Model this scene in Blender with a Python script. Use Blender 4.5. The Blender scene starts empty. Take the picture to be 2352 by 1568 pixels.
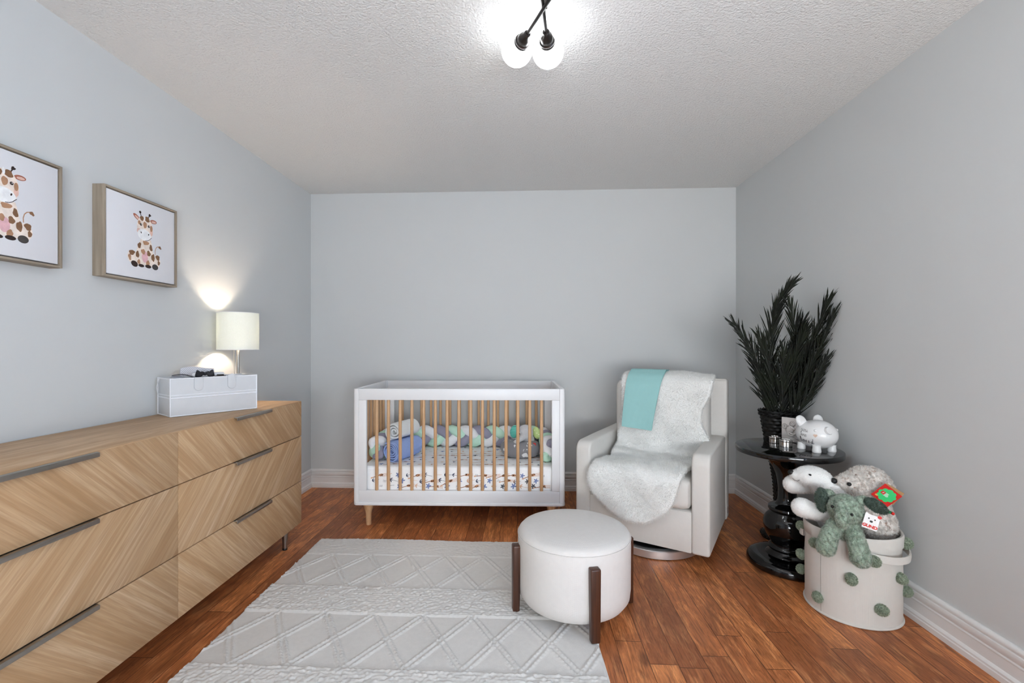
import bpy, bmesh, math, random
import numpy as np
from mathutils import Vector, Matrix, Euler, noise

random.seed(7)
RNG = np.random.default_rng(11)
PI = math.pi
R = math.radians
scene = bpy.context.scene
COL = scene.collection


def rgb(h, k=1.0):
    h = h.lstrip('#')
    out = []
    for i in (0, 2, 4):
        c = int(h[i:i + 2], 16) / 255
        out.append((c / 12.92 if c <= .04045 else ((c + .055) / 1.055) ** 2.4) * k)
    return (*out, 1)


# ------------------------------------------------------------------ objects
def link(o):
    COL.objects.link(o)
    return o


def thing(name, label, cat, loc=(0, 0, 0), rot=(0, 0, 0), group=None):
    o = link(bpy.data.objects.new(name, None))
    o.empty_display_size = .05
    o.location = loc
    o.rotation_euler = rot
    o['label'] = label
    o['category'] = cat
    if group:
        o['group'] = group
    return o


def tag(o, label, cat, group=None):
    o['label'] = label
    o['category'] = cat
    if group:
        o['group'] = group
    return o


def finish(me, mats, smooth=True, angle=38):
    if not isinstance(mats, (list, tuple)):
        mats = [mats]
    for m in mats:
        me.materials.append(m)
    if smooth and len(me.polygons):
        me.polygons.foreach_set('use_smooth', [True] * len(me.polygons))
        if angle:
            me.set_sharp_from_angle(angle=R(angle))
    me.update()
    return me


def part(name, src, mats, parent=None, loc=(0, 0, 0), rot=(0, 0, 0), smooth=True, angle=38, label=None):
    if isinstance(src, B):
        me = bpy.data.meshes.new(name)
        src.bm.normal_update()
        src.bm.to_mesh(me)
        src.bm.free()
        finish(me, mats, smooth, angle)
    else:
        me = src
        if not len(me.materials):
            finish(me, mats, smooth, angle)
    o = link(bpy.data.objects.new(name, me))
    o.location = loc
    o.rotation_euler = rot
    if parent:
        o.parent = parent
    if label:
        o['label'] = label
    return o


def struct(name, src, mats, **k):
    o = part(name, src, mats, **k)
    o['kind'] = 'structure'
    return o


class B:
    def __init__(self):
        self.bm = bmesh.new()

    def add(self, t, mi=0, mat=None):
        if mat is not None:
            bmesh.ops.transform(t, matrix=mat, verts=t.verts)
        for f in t.faces:
            f.material_index = mi
        me = bpy.data.meshes.new('tmp')
        t.to_mesh(me)
        t.free()
        self.bm.from_mesh(me)
        bpy.data.meshes.remove(me)
        return self

    def box(self, lo, hi, bev=0, seg=2, mi=0, mat=None):
        t = bmesh.new()
        bmesh.ops.create_cube(t, size=1)
        s = [hi[i] - lo[i] for i in range(3)]
        c = [(hi[i] + lo[i]) / 2 for i in range(3)]
        for v in t.verts:
            v.co = Vector([v.co[i] * s[i] + c[i] for i in range(3)])
        if bev:
            bmesh.ops.bevel(t, geom=list(t.edges), offset=min(bev, min(s) * .49), segments=seg, affect='EDGES', profile=.5)
        return self.add(t, mi, mat)

    def lathe(self, prof, n=48, mi=0, mat=None, sx=1, sy=1):
        t = bmesh.new()
        rings = []
        for r, z in prof:
            if r < 1e-5:
                rings.append([t.verts.new((0, 0, z))])
            else:
                rings.append([t.verts.new((r * sx * math.cos(2 * PI * i / n), r * sy * math.sin(2 * PI * i / n), z)) for i in range(n)])
        for a, b in zip(rings, rings[1:]):
            for i in range(n):
                j = (i + 1) % n
                if len(a) == 1 and len(b) == 1:
                    continue
                if len(a) == 1:
                    t.faces.new((a[0], b[j], b[i]))
                elif len(b) == 1:
                    t.faces.new((a[i], a[j], b[0]))
                else:
                    t.faces.new((a[i], a[j], b[j], b[i]))
        for ring, fl in ((rings[0], True), (rings[-1], False)):
            if len(ring) > 1:
                t.faces.new(list(reversed(ring)) if fl else ring)
        bmesh.ops.recalc_face_normals(t, faces=t.faces)
        return self.add(t, mi, mat)

    def tube(self, pts, rad, n=12, mi=0, mat=None, closed=False, flat=1.0):
        t = bmesh.new()
        P = [Vector(p) for p in pts]
        m = len(P)
        rads = rad if isinstance(rad, (list, tuple)) else [rad] * m
        T = []
        for i in range(m):
            if closed:
                d = P[(i + 1) % m] - P[i - 1]
            else:
                d = P[min(i + 1, m - 1)] - P[max(i - 1, 0)]
            T.append(d.normalized())
        up = Vector((0, 0, 1)) if abs(T[0].z) < .9 else Vector((1, 0, 0))
        N = (up - T[0] * up.dot(T[0])).normalized()
        rings = []
        for i in range(m):
            N = (N - T[i] * N.dot(T[i])).normalized()
            Bn = T[i].cross(N)
            rings.append([t.verts.new(P[i] + (N * math.cos(2 * PI * k / n) * flat + Bn * math.sin(2 * PI * k / n)) * rads[i]) for k in range(n)])
        rr = range(m if closed else m - 1)
        for i in rr:
            a, b = rings[i], rings[(i + 1) % m]
            for k in range(n):
                t.faces.new((a[k], a[(k + 1) % n], b[(k + 1) % n], b[k]))
        if not closed:
            t.faces.new(list(reversed(rings[0])))
            t.faces.new(rings[-1])
        bmesh.ops.recalc_face_normals(t, faces=t.faces)
        return self.add(t, mi, mat)

    def ell(self, c, r, rot=(0, 0, 0), seg=24, mi=0, mat=None):
        t = bmesh.new()
        bmesh.ops.create_uvsphere(t, u_segments=seg, v_segments=max(8, seg // 2), radius=1)
        if not isinstance(r, (list, tuple)):
            r = (r, r, r)
        M = Matrix.Translation(c) @ Euler(rot).to_matrix().to_4x4() @ Matrix.Diagonal((*r, 1))
        bmesh.ops.transform(t, matrix=M, verts=t.verts)
        return self.add(t, mi, mat)

    def prism(self, poly, depth, bev=0, seg=2, mi=0, mat=None, minang=30):
        """poly in local xy, extruded 0..depth along z, then mat"""
        t = bmesh.new()
        vs = [t.verts.new((p[0], p[1], 0)) for p in poly]
        f = t.faces.new(vs)
        ret = bmesh.ops.extrude_face_region(t, geom=[f])
        bmesh.ops.translate(t, verts=[g for g in ret['geom'] if isinstance(g, bmesh.types.BMVert)], vec=(0, 0, depth))
        bmesh.ops.recalc_face_normals(t, faces=t.faces)
        if bev:
            ed = [e for e in t.edges if len(e.link_faces) == 2 and e.calc_face_angle() > R(minang)]
            bmesh.ops.bevel(t, geom=ed, offset=bev, segments=seg, affect='EDGES', profile=.5)
        return self.add(t, mi, mat)

    def poly(self, pts, mi=0):
        f = self.bm.faces.new([self.bm.verts.new(p) for p in pts])
        f.material_index = mi
        return self


YZ = Matrix(((0, 0, 1, 0), (1, 0, 0, 0), (0, 1, 0, 0), (0, 0, 0, 1)))   # local xy -> world y,z ; depth -> x
XZ = Matrix(((1, 0, 0, 0), (0, 0, 1, 0), (0, 1, 0, 0), (0, 0, 0, 1)))   # local xy -> world x,z ; depth -> y


def grid_mesh(name, P, closed_u=False):
    """P: array (rows, cols, 3)"""
    P = np.asarray(P, dtype=float)
    r, c = P.shape[:2]
    idx = np.arange(r * c).reshape(r, c)
    f = np.stack([idx[:-1, :-1], idx[:-1, 1:], idx[1:, 1:], idx[1:, :-1]], -1).reshape(-1, 4)
    return raw_mesh(name, P.reshape(-1, 3), f)


def raw_mesh(name, V, Fq, Ft=None):
    me = bpy.data.meshes.new(name)
    V = np.asarray(V, np.float32)
    loops = [np.asarray(Fq, np.int32).reshape(-1)] if Fq is not None and len(Fq) else []
    nq = len(Fq) if Fq is not None else 0
    nt = len(Ft) if Ft is not None else 0
    if nt:
        loops.append(np.asarray(Ft, np.int32).reshape(-1))
    L = np.concatenate(loops)
    me.vertices.add(len(V))
    me.vertices.foreach_set('co', V.reshape(-1))
    me.loops.add(len(L))
    me.loops.foreach_set('vertex_index', L)
    me.polygons.add(nq + nt)
    st = np.concatenate([np.arange(nq) * 4, nq * 4 + np.arange(nt) * 3]).astype(np.int32)
    me.polygons.foreach_set('loop_start', st)
    me.update(calc_edges=True)
    me.validate()
    return me


def slab(rows, cols, thick, fn):
    """closed sheet: fn(i,j)->(point, normal) both as Vector; returns mesh"""
    top = np.zeros((rows, cols, 3))
    bot = np.zeros((rows, cols, 3))
    for i in range(rows):
        for j in range(cols):
            p, n = fn(i / (rows - 1), j / (cols - 1))
            top[i, j] = p + n * thick / 2
            bot[i, j] = p - n * thick / 2
    V = np.concatenate([top.reshape(-1, 3), bot.reshape(-1, 3)])
    idx = np.arange(rows * cols).reshape(rows, cols)
    o = rows * cols
    f = np.stack([idx[:-1, :-1], idx[:-1, 1:], idx[1:, 1:], idx[1:, :-1]], -1).reshape(-1, 4)
    f2 = f[:, ::-1] + o
    ring = list(idx[0, :]) + list(idx[1:, -1]) + list(idx[-1, :-1][::-1]) + list(idx[1:-1, 0][::-1])
    side = []
    for a, b in zip(ring, ring[1:] + ring[:1]):
        side.append((b, a, a + o, b + o))
    me = raw_mesh('slab', V, np.concatenate([f, f2, np.array(side)]))
    bm = bmesh.new()
    bm.from_mesh(me)
    bmesh.ops.recalc_face_normals(bm, faces=bm.faces)
    bm.to_mesh(me)
    bm.free()
    return me


def evaluate(me, mods):
    o = link(bpy.data.objects.new('tmp_eval', me))
    for ty, kw in mods:
        m = o.modifiers.new(ty, ty)
        for k, v in kw.items():
            setattr(m, k, v)
    dg = bpy.context.evaluated_depsgraph_get()
    out = bpy.data.meshes.new_from_object(o.evaluated_get(dg))
    bpy.data.objects.remove(o)
    bpy.data.meshes.remove(me)
    return out


def blobs(items, voxel=.006, smooth=6):
    """items: ('e', c, r, rot) ellipsoids or ('t', pts, radii) tubes fused into one continuous surface"""
    b = B()
    for it in items:
        if it[0] == 'e':
            b.ell(it[1], it[2], it[3] if len(it) > 3 else (0, 0, 0), seg=28)
        else:
            b.tube(it[1], it[2], n=16)
            for p, r in ((it[1][0], it[2][0]), (it[1][-1], it[2][-1])):
                b.ell(p, r, seg=20)
    me = bpy.data.meshes.new('blob')
    b.bm.to_mesh(me)
    b.bm.free()
    return evaluate(me, [('REMESH', dict(mode='VOXEL', voxel_size=voxel)), ('SMOOTH', dict(factor=.5, iterations=smooth))])


def fur(me, n, length, width, lean=(0, 0, 0), clump=.5, freq=60, mats=None, jitter=.35, seed=1, nvar=.4):
    """append tapered hair blades to the surface of a mesh (one mesh, shading follows the skin)"""
    rng = np.random.default_rng(seed)
    me.calc_loop_triangles()
    nv = len(me.vertices)
    V = np.zeros(nv * 3, np.float32)
    me.vertices.foreach_get('co', V)
    V = V.reshape(-1, 3)
    N = np.zeros(nv * 3, np.float32)
    me.vertices.foreach_get('normal', N)
    N = N.reshape(-1, 3)
    T = np.zeros(len(me.loop_triangles) * 3, np.int32)
    me.loop_triangles.foreach_get('vertices', T)
    T = T.reshape(-1, 3)
    a, b, c = V[T[:, 0]], V[T[:, 1]], V[T[:, 2]]
    ar = np.linalg.norm(np.cross(b - a, c - a), axis=1)
    k = rng.choice(len(T), n, p=ar / ar.sum())
    r1, r2 = np.sqrt(rng.random(n)), rng.random(n)
    w = np.stack([1 - r1, r1 * (1 - r2), r1 * r2], 1)[:, :, None]
    p = (np.stack([a[k], b[k], c[k]], 1) * w).sum(1)
    nn = (N[T[k]] * w).sum(1)
    nn /= np.linalg.norm(nn, axis=1)[:, None] + 1e-9
    ph = rng.random((3, 3)) * 6
    fld = np.stack([np.sin(p @ np.array(d) * freq + ph[i, 0]) + np.sin(p @ np.array(e) * freq * 1.7 + ph[i, 1]) for i, (d, e) in enumerate(
        (((1, .3, .5), (-.4, 1, .2)), ((.2, 1, -.6), (1, -.3, .7)), ((-.5, .4, 1), (.6, .8, -.3))))], 1)
    d = nn + clump * fld + jitter * rng.normal(size=(n, 3)) + np.array(lean)
    d -= nn * np.minimum(0, (d * nn).sum(1))[:, None] * 1.2
    d /= np.linalg.norm(d, axis=1)[:, None] + 1e-9
    L = length * (1 - nvar + 2 * nvar * rng.random(n))[:, None]
    side = np.cross(nn + .25 * rng.normal(size=(n, 3)), d)
    side /= np.linalg.norm(side, axis=1)[:, None] + 1e-9
    flip = (np.cross(side, d) * nn).sum(1) < 0
    side[flip] *= -1
    W = width * (.6 + .8 * rng.random(n))[:, None]
    bend = np.cross(side, d) * L * rng.normal(0, .18, (n, 1)) + np.array([0, 0, -.12]) * L
    m = p + d * L * .55 + bend * .4
    tip = p + d * L + bend
    base = p - nn * .001
    Vb = np.stack([base - side * W, base + side * W, m + side * W * .75, m - side * W * .75, tip], 1).reshape(-1, 3)
    i0 = nv + np.arange(n) * 5
    Q = np.stack([i0, i0 + 1, i0 + 2, i0 + 3], 1)
    Tt = np.stack([i0 + 3, i0 + 2, i0 + 4], 1)
    # original faces triangulated
    me2 = raw_mesh(me.name, np.concatenate([V, Vb]), Q, np.concatenate([Tt, T]))
    for mm in (mats or []):
        me2.materials.append(mm)
    if mats and len(mats) > 1:
        mi = np.zeros(len(me2.polygons), np.int32)
        mi[2 * n:] = 1
        me2.polygons.foreach_set('material_index', mi)
    me2.polygons.foreach_set('use_smooth', [True] * len(me2.polygons))
    me2.update()
    return me2


# ------------------------------------------------------------------ materials
class N:
    def __init__(self, name):
        self.m = bpy.data.materials.new(name)
        self.m.use_nodes = True
        self.t = self.m.node_tree
        self.bsdf = self.t.nodes['Principled BSDF']

    def n(self, ty, **k):
        nd = self.t.nodes.new(ty)
        for a, v in k.items():
            if a.startswith('i_'):
                nd.inputs[a[2:].replace('_', ' ')].default_value = v
            else:
                setattr(nd, a, v)
        return nd

    def l(self, a, b):
        self.t.links.new(a, b)

    def math(self, op, a, b=None, c=None):
        nd = self.n('ShaderNodeMath', operation=op)
        for i, v in enumerate((a, b, c)):
            if v is None:
                continue
            if isinstance(v, (int, float)):
                nd.inputs[i].default_value = v
            else:
                self.l(v, nd.inputs[i])
        return nd.outputs[0]

    def ramp(self, fac, stops):
        nd = self.n('ShaderNodeValToRGB')
        el = nd.color_ramp.elements
        while len(el) < len(stops):
            el.new(.5)
        for e, (p, c) in zip(el, stops):
            e.position = p
            e.color = c
        self.l(fac, nd.inputs[0])
        return nd.outputs[0]

    def mix(self, fac, a, b, mode='MIX'):
        nd = self.n('ShaderNodeMix', data_type='RGBA', blend_type=mode)
        for s, v in ((nd.inputs[0], fac), (nd.inputs[6], a), (nd.inputs[7], b)):
            if isinstance(v, (int, float, tuple)):
                s.default_value = v
            else:
                self.l(v, s)
        return nd.outputs[2]

    def bump(self, h, strength=.3, dist=.002):
        nd = self.n('ShaderNodeBump')
        nd.inputs['Strength'].default_value = strength
        nd.inputs['Distance'].default_value = dist
        self.l(h, nd.inputs['Height'])
        self.l(nd.outputs[0], self.bsdf.inputs['Normal'])

    def coords(self, scale=(1, 1, 1), rot=(0, 0, 0), loc=None):
        tc = self.n('ShaderNodeTexCoord')
        mp = self.n('ShaderNodeMapping')
        mp.inputs['Scale'].default_value = scale
        mp.inputs['Rotation'].default_value = rot
        self.l(tc.outputs['Object'], mp.inputs[0])
        return mp.outputs[0]

    def noise(self, vec, scale=5, detail=4, rough=.55, dist=0):
        nd = self.n('ShaderNodeTexNoise')
        nd.inputs['Scale'].default_value = scale
        nd.inputs['Detail'].default_value = detail
        nd.inputs['Roughness'].default_value = rough
        nd.inputs['Distortion'].default_value = dist
        self.l(vec, nd.inputs['Vector'])
        return nd.outputs[0]


def M(name, col, rough=.6, metal=0, var=.06, vscale=8, bump=0, bscale=200, bdist=.001, sheen=0, coat=0, spec=.5):
    q = N(name)
    b = q.bsdf
    c = rgb(col) if isinstance(col, str) else col
    v = q.coords()
    f = q.noise(v, vscale, 3)
    lo = tuple(x * (1 - var) for x in c[:3]) + (1,)
    hi = tuple(min(1, x * (1 + var)) for x in c[:3]) + (1,)
    q.l(q.ramp(f, [(.3, lo), (.7, hi)]), b.inputs['Base Color'])
    b.inputs['Roughness'].default_value = rough
    b.inputs['Metallic'].default_value = metal
    b.inputs['Sheen Weight'].default_value = sheen
    b.inputs['Coat Weight'].default_value = coat
    b.inputs['Specular IOR Level'].default_value = spec
    if bump:
        q.bump(q.noise(v, bscale, 2), bump, bdist)
    return q.m


def M_two(name, a, b_, scale=40, lo=.42, hi=.58, rough=.9, detail=3, dist=0, spec=.2):
    q = N(name)
    v = q.coords()
    q.l(q.ramp(q.noise(v, scale, detail, .6, dist), [(lo, rgb(a)), (hi, rgb(b_))]), q.bsdf.inputs['Base Color'])
    q.bsdf.inputs['Roughness'].default_value = rough
    q.bsdf.inputs['Specular IOR Level'].default_value = spec
    q.bsdf.inputs['Sheen Weight'].default_value = .2
    return q.m


def M_fabric(name, col, rough=.92, wscale=900, bump=.35, var=.015):
    q = N(name)
    c = rgb(col)
    v = q.coords()
    w1 = q.n('ShaderNodeTexWave', wave_type='BANDS', bands_direction='X')
    w1.inputs['Scale'].default_value = wscale / 6.28
    w2 = q.n('ShaderNodeTexWave', wave_type='BANDS', bands_direction='Z')
    w2.inputs['Scale'].default_value = wscale / 6.28
    q.l(v, w1.inputs[0])
    q.l(v, w2.inputs[0])
    h = q.math('ADD', w1.outputs[1], w2.outputs[1])
    n1 = q.noise(v, 45, 4)
    lo = tuple(x * (1 - var) for x in c[:3]) + (1,)
    hi = tuple(min(1, x * (1 + var)) for x in c[:3]) + (1,)
    q.l(q.ramp(n1, [(.3, lo), (.7, hi)]), q.bsdf.inputs['Base Color'])
    q.bsdf.inputs['Roughness'].default_value = rough
    q.bsdf.inputs['Specular IOR Level'].default_value = .25
    q.bump(q.math('ADD', h, n1), bump, .0006)
    return q.m


def M_oak(name, ang, tint=1.0):
    """veneer whose grain runs at an angle in the object's y-z plane"""
    q = N(name)
    tc = q.n('ShaderNodeTexCoord')
    oi = q.n('ShaderNodeObjectInfo')
    rt = q.n('ShaderNodeVectorRotate', rotation_type='X_AXIS')
    rt.inputs['Angle'].default_value = ang
    q.l(tc.outputs['Object'], rt.inputs['Vector'])
    off = q.n('ShaderNodeVectorMath', operation='ADD')
    cmb = q.n('ShaderNodeCombineXYZ')
    for i in range(3):
        q.l(q.math('MULTIPLY', oi.outputs['Random'], 17.3 + 5 * i), cmb.inputs[i])
    q.l(rt.outputs[0], off.inputs[0])
    q.l(cmb.outputs[0], off.inputs[1])

    def nz(sx, sy, sz, sc, det, dist=0):
        mp = q.n('ShaderNodeMapping')
        mp.inputs['Scale'].default_value = (sx, sy, sz)
        q.l(off.outputs[0], mp.inputs[0])
        return q.noise(mp.outputs[0], sc, det, .6, dist)
    broad = nz(3, .9, 13, 1, 3, .4)
    streak = nz(20, 2.2, 75, 1, 4, .3)
    fine = nz(60, 9, 320, 1, 3)
    base = q.ramp(broad, [(.3, rgb('#b5916b', tint)), (.5, rgb('#caa984', tint)), (.72, rgb('#d3b696', tint))])
    c2 = q.mix(q.ramp(streak, [(.42, (.55, .55, .55, 1)), (.62, (0, 0, 0, 1))]), base, rgb('#a67f57', tint))
    c3 = q.mix(q.ramp(fine, [(.35, (.35, .35, .35, 1)), (.6, (0, 0, 0, 1))]), c2, rgb('#9a7a5a', tint))
    q.l(c3, q.bsdf.inputs['Base Color'])
    q.bsdf.inputs['Roughness'].default_value = .5
    q.bsdf.inputs['Specular IOR Level'].default_value = .3
    q.bump(fine, .12, .0006)
    return q.m


def M_wood(name, a, b_, axis=2, rough=.45, coat=0, s=1.0):
    q = N(name)
    sc = [60 * s, 60 * s, 60 * s]
    sc[axis] = 3 * s
    v = q.coords(scale=sc)
    f = q.noise(v, 1, 5, .6, .5)
    q.l(q.ramp(f, [(.3, rgb(a)), (.7, rgb(b_))]), q.bsdf.inputs['Base Color'])
    q.bsdf.inputs['Roughness'].default_value = rough
    q.bsdf.inputs['Coat Weight'].default_value = coat
    q.bump(f, .1, .0008)
    return q.m


def M_floor():
    q = N('floor_planks')
    tc = q.n('ShaderNodeTexCoord')
    sp = q.n('ShaderNodeSeparateXYZ')
    q.l(tc.outputs['Object'], sp.inputs[0])
    W, Ln = .1035, 1.15
    xs = q.math('DIVIDE', q.math('ADD', sp.outputs[0], 5.03), W)
    ix = q.math('FLOOR', xs)
    fx = q.math('FRACT', xs)
    wn = q.n('ShaderNodeTexWhiteNoise', noise_dimensions='1D')
    q.l(ix, wn.inputs['W'])
    ys = q.math('DIVIDE', q.math('ADD', sp.outputs[1], q.math('MULTIPLY', wn.outputs[0], 7.0)), Ln)
    iy = q.math('FLOOR', ys)
    fy = q.math('FRACT', ys)
    wn2 = q.n('ShaderNodeTexWhiteNoise', noise_dimensions='2D')
    cb = q.n('ShaderNodeCombineXYZ')
    q.l(ix, cb.inputs[0])
    q.l(iy, cb.inputs[1])
    q.l(cb.outputs[0], wn2.inputs['Vector'])
    rnd = wn2.outputs[0]
    # grain coordinates, shifted for every plank
    off = q.n('ShaderNodeCombineXYZ')
    q.l(q.math('MULTIPLY', rnd, 37), off.inputs[0])
    q.l(q.math('MULTIPLY', rnd, 91), off.inputs[1])
    va = q.n('ShaderNodeVectorMath', operation='ADD')
    q.l(tc.outputs['Object'], va.inputs[0])
    q.l(off.outputs[0], va.inputs[1])

    def nz(sx, sy, det, dist):
        mp = q.n('ShaderNodeMapping')
        mp.inputs['Scale'].default_value = (sx, sy, 1)
        q.l(va.outputs[0], mp.inputs[0])
        return q.noise(mp.outputs[0], 1, det, .6, dist)
    cath = nz(16, 2.2, 3, 1.2)
    fine = nz(170, 9, 4, .3)
    mott = nz(30, 7, 4, .6)
    ring = q.n('ShaderNodeMath', operation='FRACT')
    q.l(q.math('MULTIPLY', cath, 7), ring.inputs[0])
    base = q.ramp(rnd, [(0, rgb('#6e3d22', 2.05)), (.3, rgb('#854c2a', 2.05)), (.62, rgb('#9a5b33', 2.05)), (1, rgb('#b27243', 2.05))])
    dk = nz(11, 2.6, 4, 1.0)
    base = q.mix(q.ramp(dk, [(.36, (.7, .7, .7, 1)), (.52, (0, 0, 0, 1))]), base, rgb('#6d3d22', 1.3))
    c = q.mix(q.ramp(mott, [(.35, (.75, .75, .75, 1)), (.62, (0, 0, 0, 1))]), base, rgb('#85502e', 1.7))
    c = q.mix(q.ramp(mott, [(.5, (0, 0, 0, 1)), (.8, (.6, .6, .6, 1))]), c, rgb('#d89a66', 1.5))
    c = q.mix(q.ramp(ring.outputs[0], [(.0, (.38, .38, .38, 1)), (.25, (0, 0, 0, 1)), (1, (.12, .12, .12, 1))]), c, rgb('#5c2f18'))
    c = q.mix(q.ramp(fine, [(.36, (.45, .45, .45, 1)), (.55, (0, 0, 0, 1))]), c, rgb('#512812'))
    kn = nz(9, 4, 1, 0)
    c = q.mix(q.ramp(kn, [(.71, (0, 0, 0, 1)), (.80, (.5, .5, .5, 1))]), c, rgb('#3a1c10'))
    ex = q.math('MINIMUM', fx, q.math('SUBTRACT', 1.0, fx))
    ey = q.math('MULTIPLY', q.math('MINIMUM', fy, q.math('SUBTRACT', 1.0, fy)), Ln / W)
    e = q.math('MINIMUM', ex, ey)
    gap = q.ramp(e, [(.002, (.12, .12, .12, 1)), (.022, (1, 1, 1, 1))])
    c = q.mix(gap, rgb('#3a1e10'), c)
    q.l(c, q.bsdf.inputs['Base Color'])
    q.l(q.ramp(mott, [(.3, (.36, .36, .36, 1)), (.7, (.5, .5, .5, 1))]), q.bsdf.inputs['Roughness'])
    q.bsdf.inputs['Specular IOR Level'].default_value = .4
    q.bump(q.math('ADD', q.math('MULTIPLY', gap, 1.0), q.math('MULTIPLY', fine, .35)), .35, .0015)
    return q.m


def M_ceiling():
    q = N('stippled_ceiling')
    v = q.coords()
    vo = q.n('ShaderNodeTexVoronoi', feature='SMOOTH_F1')
    vo.inputs['Scale'].default_value = 105
    vo.inputs['Randomness'].default_value = 1
    q.l(v, vo.inputs['Vector'])
    nz = q.noise(v, 150, 4, .65)
    h = q.math('SUBTRACT', nz, q.math('MULTIPLY', vo.outputs['Distance'], .7))
    q.bsdf.inputs['Base Color'].default_value = rgb('#e6e5e3')
    q.bsdf.inputs['Roughness'].default_value = .95
    q.bsdf.inputs['Specular IOR Level'].default_value = .1
    q.bump(h, .8, .0065)
    return q.m


def M_emit(name, col, strength):
    q = N(name)
    q.bsdf.inputs['Base Color'].default_value = (.9, .9, .9, 1)
    q.bsdf.inputs['Emission Color'].default_value = rgb(col)
    q.bsdf.inputs['Emission Strength'].default_value = strength
    return q.m


def M_fur(name, a, b_=None, scale=30, lo=.4, hi=.6, trans=.5, detail=3, dist=0):
    q = N(name)
    out = q.t.nodes['Material Output']
    f = q.noise(q.coords(), scale, detail, .6, dist)
    col = q.ramp(f, [(lo, rgb(a)), (hi, rgb(b_ or a))])
    d = q.n('ShaderNodeBsdfDiffuse')
    t = q.n('ShaderNodeBsdfTranslucent')
    m = q.n('ShaderNodeMixShader')
    m.inputs[0].default_value = trans
    q.l(col, d.inputs[0])
    q.l(col, t.inputs[0])
    q.l(d.outputs[0], m.inputs[1])
    q.l(t.outputs[0], m.inputs[2])
    q.l(m.outputs[0], out.inputs[0])
    q.t.nodes.remove(q.bsdf)
    return q.m


wall_m = M('wall_paint', '#cfd1d1', .85, var=.008, vscale=2, bump=.12, bscale=350, bdist=.0004, spec=.2)
trim_m = M('trim_paint', '#e4e3e2', .45, var=.01)
ceil_m = M_ceiling()
floor_m = M_floor()
white_lacquer = M('white_lacquer', '#e9e9ea', .4, var=.01)
oak_a = M_oak('oak_down', R(45))
oak_b = M_oak('oak_up', R(-45), 1.04)
oak_top = M_oak('oak_top', R(0), .98)
gap_dark = M('dark_gap', '#2a1d14', .8)  # dark colour painted in for the shade between drawers
steel_m = M('brushed_nickel', '#a39f99', .35, 1, var=.05, vscale=40)
chrome_m = M('bright_steel', '#ececec', .3, .85, var=.02)
black_m = M('black_plastic', '#0b0b0c', .5)
spindle_m = M_wood('ash_spindle', '#b98a5e', '#d9b48c', 2, .5)
fabric_m = M_fabric('oatmeal_fabric', '#d9d6d1')
ottoman_m = M_fabric('ottoman_fabric', '#dedad6')
walnut_m = M_wood('walnut', '#2e160c', '#54301d', 2, .38, .1)
gloss_black = M('gloss_black', '#050506', .08, coat=.3, var=.0)
skin_white = M('fleece_skin', '#efefed', .95, var=.01, spec=.05)
fur_white = M_fur('white_fleece', '#f3f3f1', '#f8f8f6', 30)
teal_m = M_fabric('teal_knit', '#9bcac9', wscale=700, bump=.5)
basket_m = M_fabric('cream_canvas', '#d6d3cd', wscale=1100)
rug_m = M('cream_wool', '#d8d5d1', .95, var=.03, vscale=60, bump=.35, bscale=420, bdist=.002, spec=.1)
ceramic_m = M('white_ceramic', '#e8e8e8', .25, var=.0, coat=.2)
silver_m = M('polished_silver', '#d8d4d0', .16, 1, var=.02)
pewter_m = M('silver_relief', '#e9e4e1', .42, .3, var=.02)
bronze_m = M('gunmetal', '#4a4644', .3, .9, var=.03)
palm_m = M_two('palm_leaf', '#0c100a', '#1b2310', 14, .35, .7, .6, spec=.3)
weave_m = M('black_rattan', '#0a0908', .4, var=.3, vscale=60)
ink_m = M('grey_ink', '#6f6c6b', .6)
inkdk_m = M('dark_ink', '#35353c', .6)
card_white = M('card_white', '#f0f0f0', .5, var=0)
red_m = M('tag_red', '#d21f1a', .45, var=.0)
green_m = M('tag_green', '#35cf78', .45, var=.0)
kraft_m = M('kraft_card', '#b08a5e', .7)

# ------------------------------------------------------------------ room (x right, y into the room, camera at the origin)
UL, UR, VB, VF, HZ = -1.798, 1.672, 3.717, -1.15, 2.44
sy0, sy1, sz0, sz1 = -.95, .25, .9, 2.1      # second window, in the right wall behind the camera
th = .1
struct('floor', B().box((UL - th, VF - th, -.08), (UR + th, VB + th, 0)), floor_m)
struct('ceiling', B().box((UL - th, VF - th, HZ), (UR + th, VB + th, HZ + .08)), ceil_m)
struct('wall_left', B().box((UL - th, VF - th, 0), (UL, VB + th, HZ)), wall_m)
struct('wall_right', B().box((UR, VF - th, 0), (UR + th, sy0, HZ)).box((UR, sy1, 0), (UR + th, VB + th, HZ)).box((UR, sy0, 0), (UR + th, sy1, sz0)).box((UR, sy0, sz1), (UR + th, sy1, HZ)), wall_m)
struct('wall_back', B().box((UL, VB, 0), (UR, VB + th, HZ)), wall_m)
wx0, wx1, wz0, wz1 = -.45, 1.5, .6, 2.2
b = B()
b.box((UL, VF - th, 0), (wx0, VF, HZ)).box((wx1, VF - th, 0), (UR, VF, HZ))
b.box((wx0, VF - th, 0), (wx1, VF, wz0)).box((wx0, VF - th, wz1), (wx1, VF, HZ))
struct('wall_front', b, wall_m)
b = B()
for lo, hi in (((wx0 - .06, wz0 - .06), (wx1 + .06, wz0)), ((wx0 - .06, wz1), (wx1 + .06, wz1 + .06)),
               ((wx0 - .06, wz0), (wx0, wz1)), ((wx1, wz0), (wx1 + .06, wz1)), (((wx0 + wx1) / 2 - .02, wz0), ((wx0 + wx1) / 2 + .02, wz1))):
    b.box((lo[0], VF - .09, lo[1]), (hi[0], VF + .015, hi[1]), .004)
struct('window_1', b, trim_m)
b = B()
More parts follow.
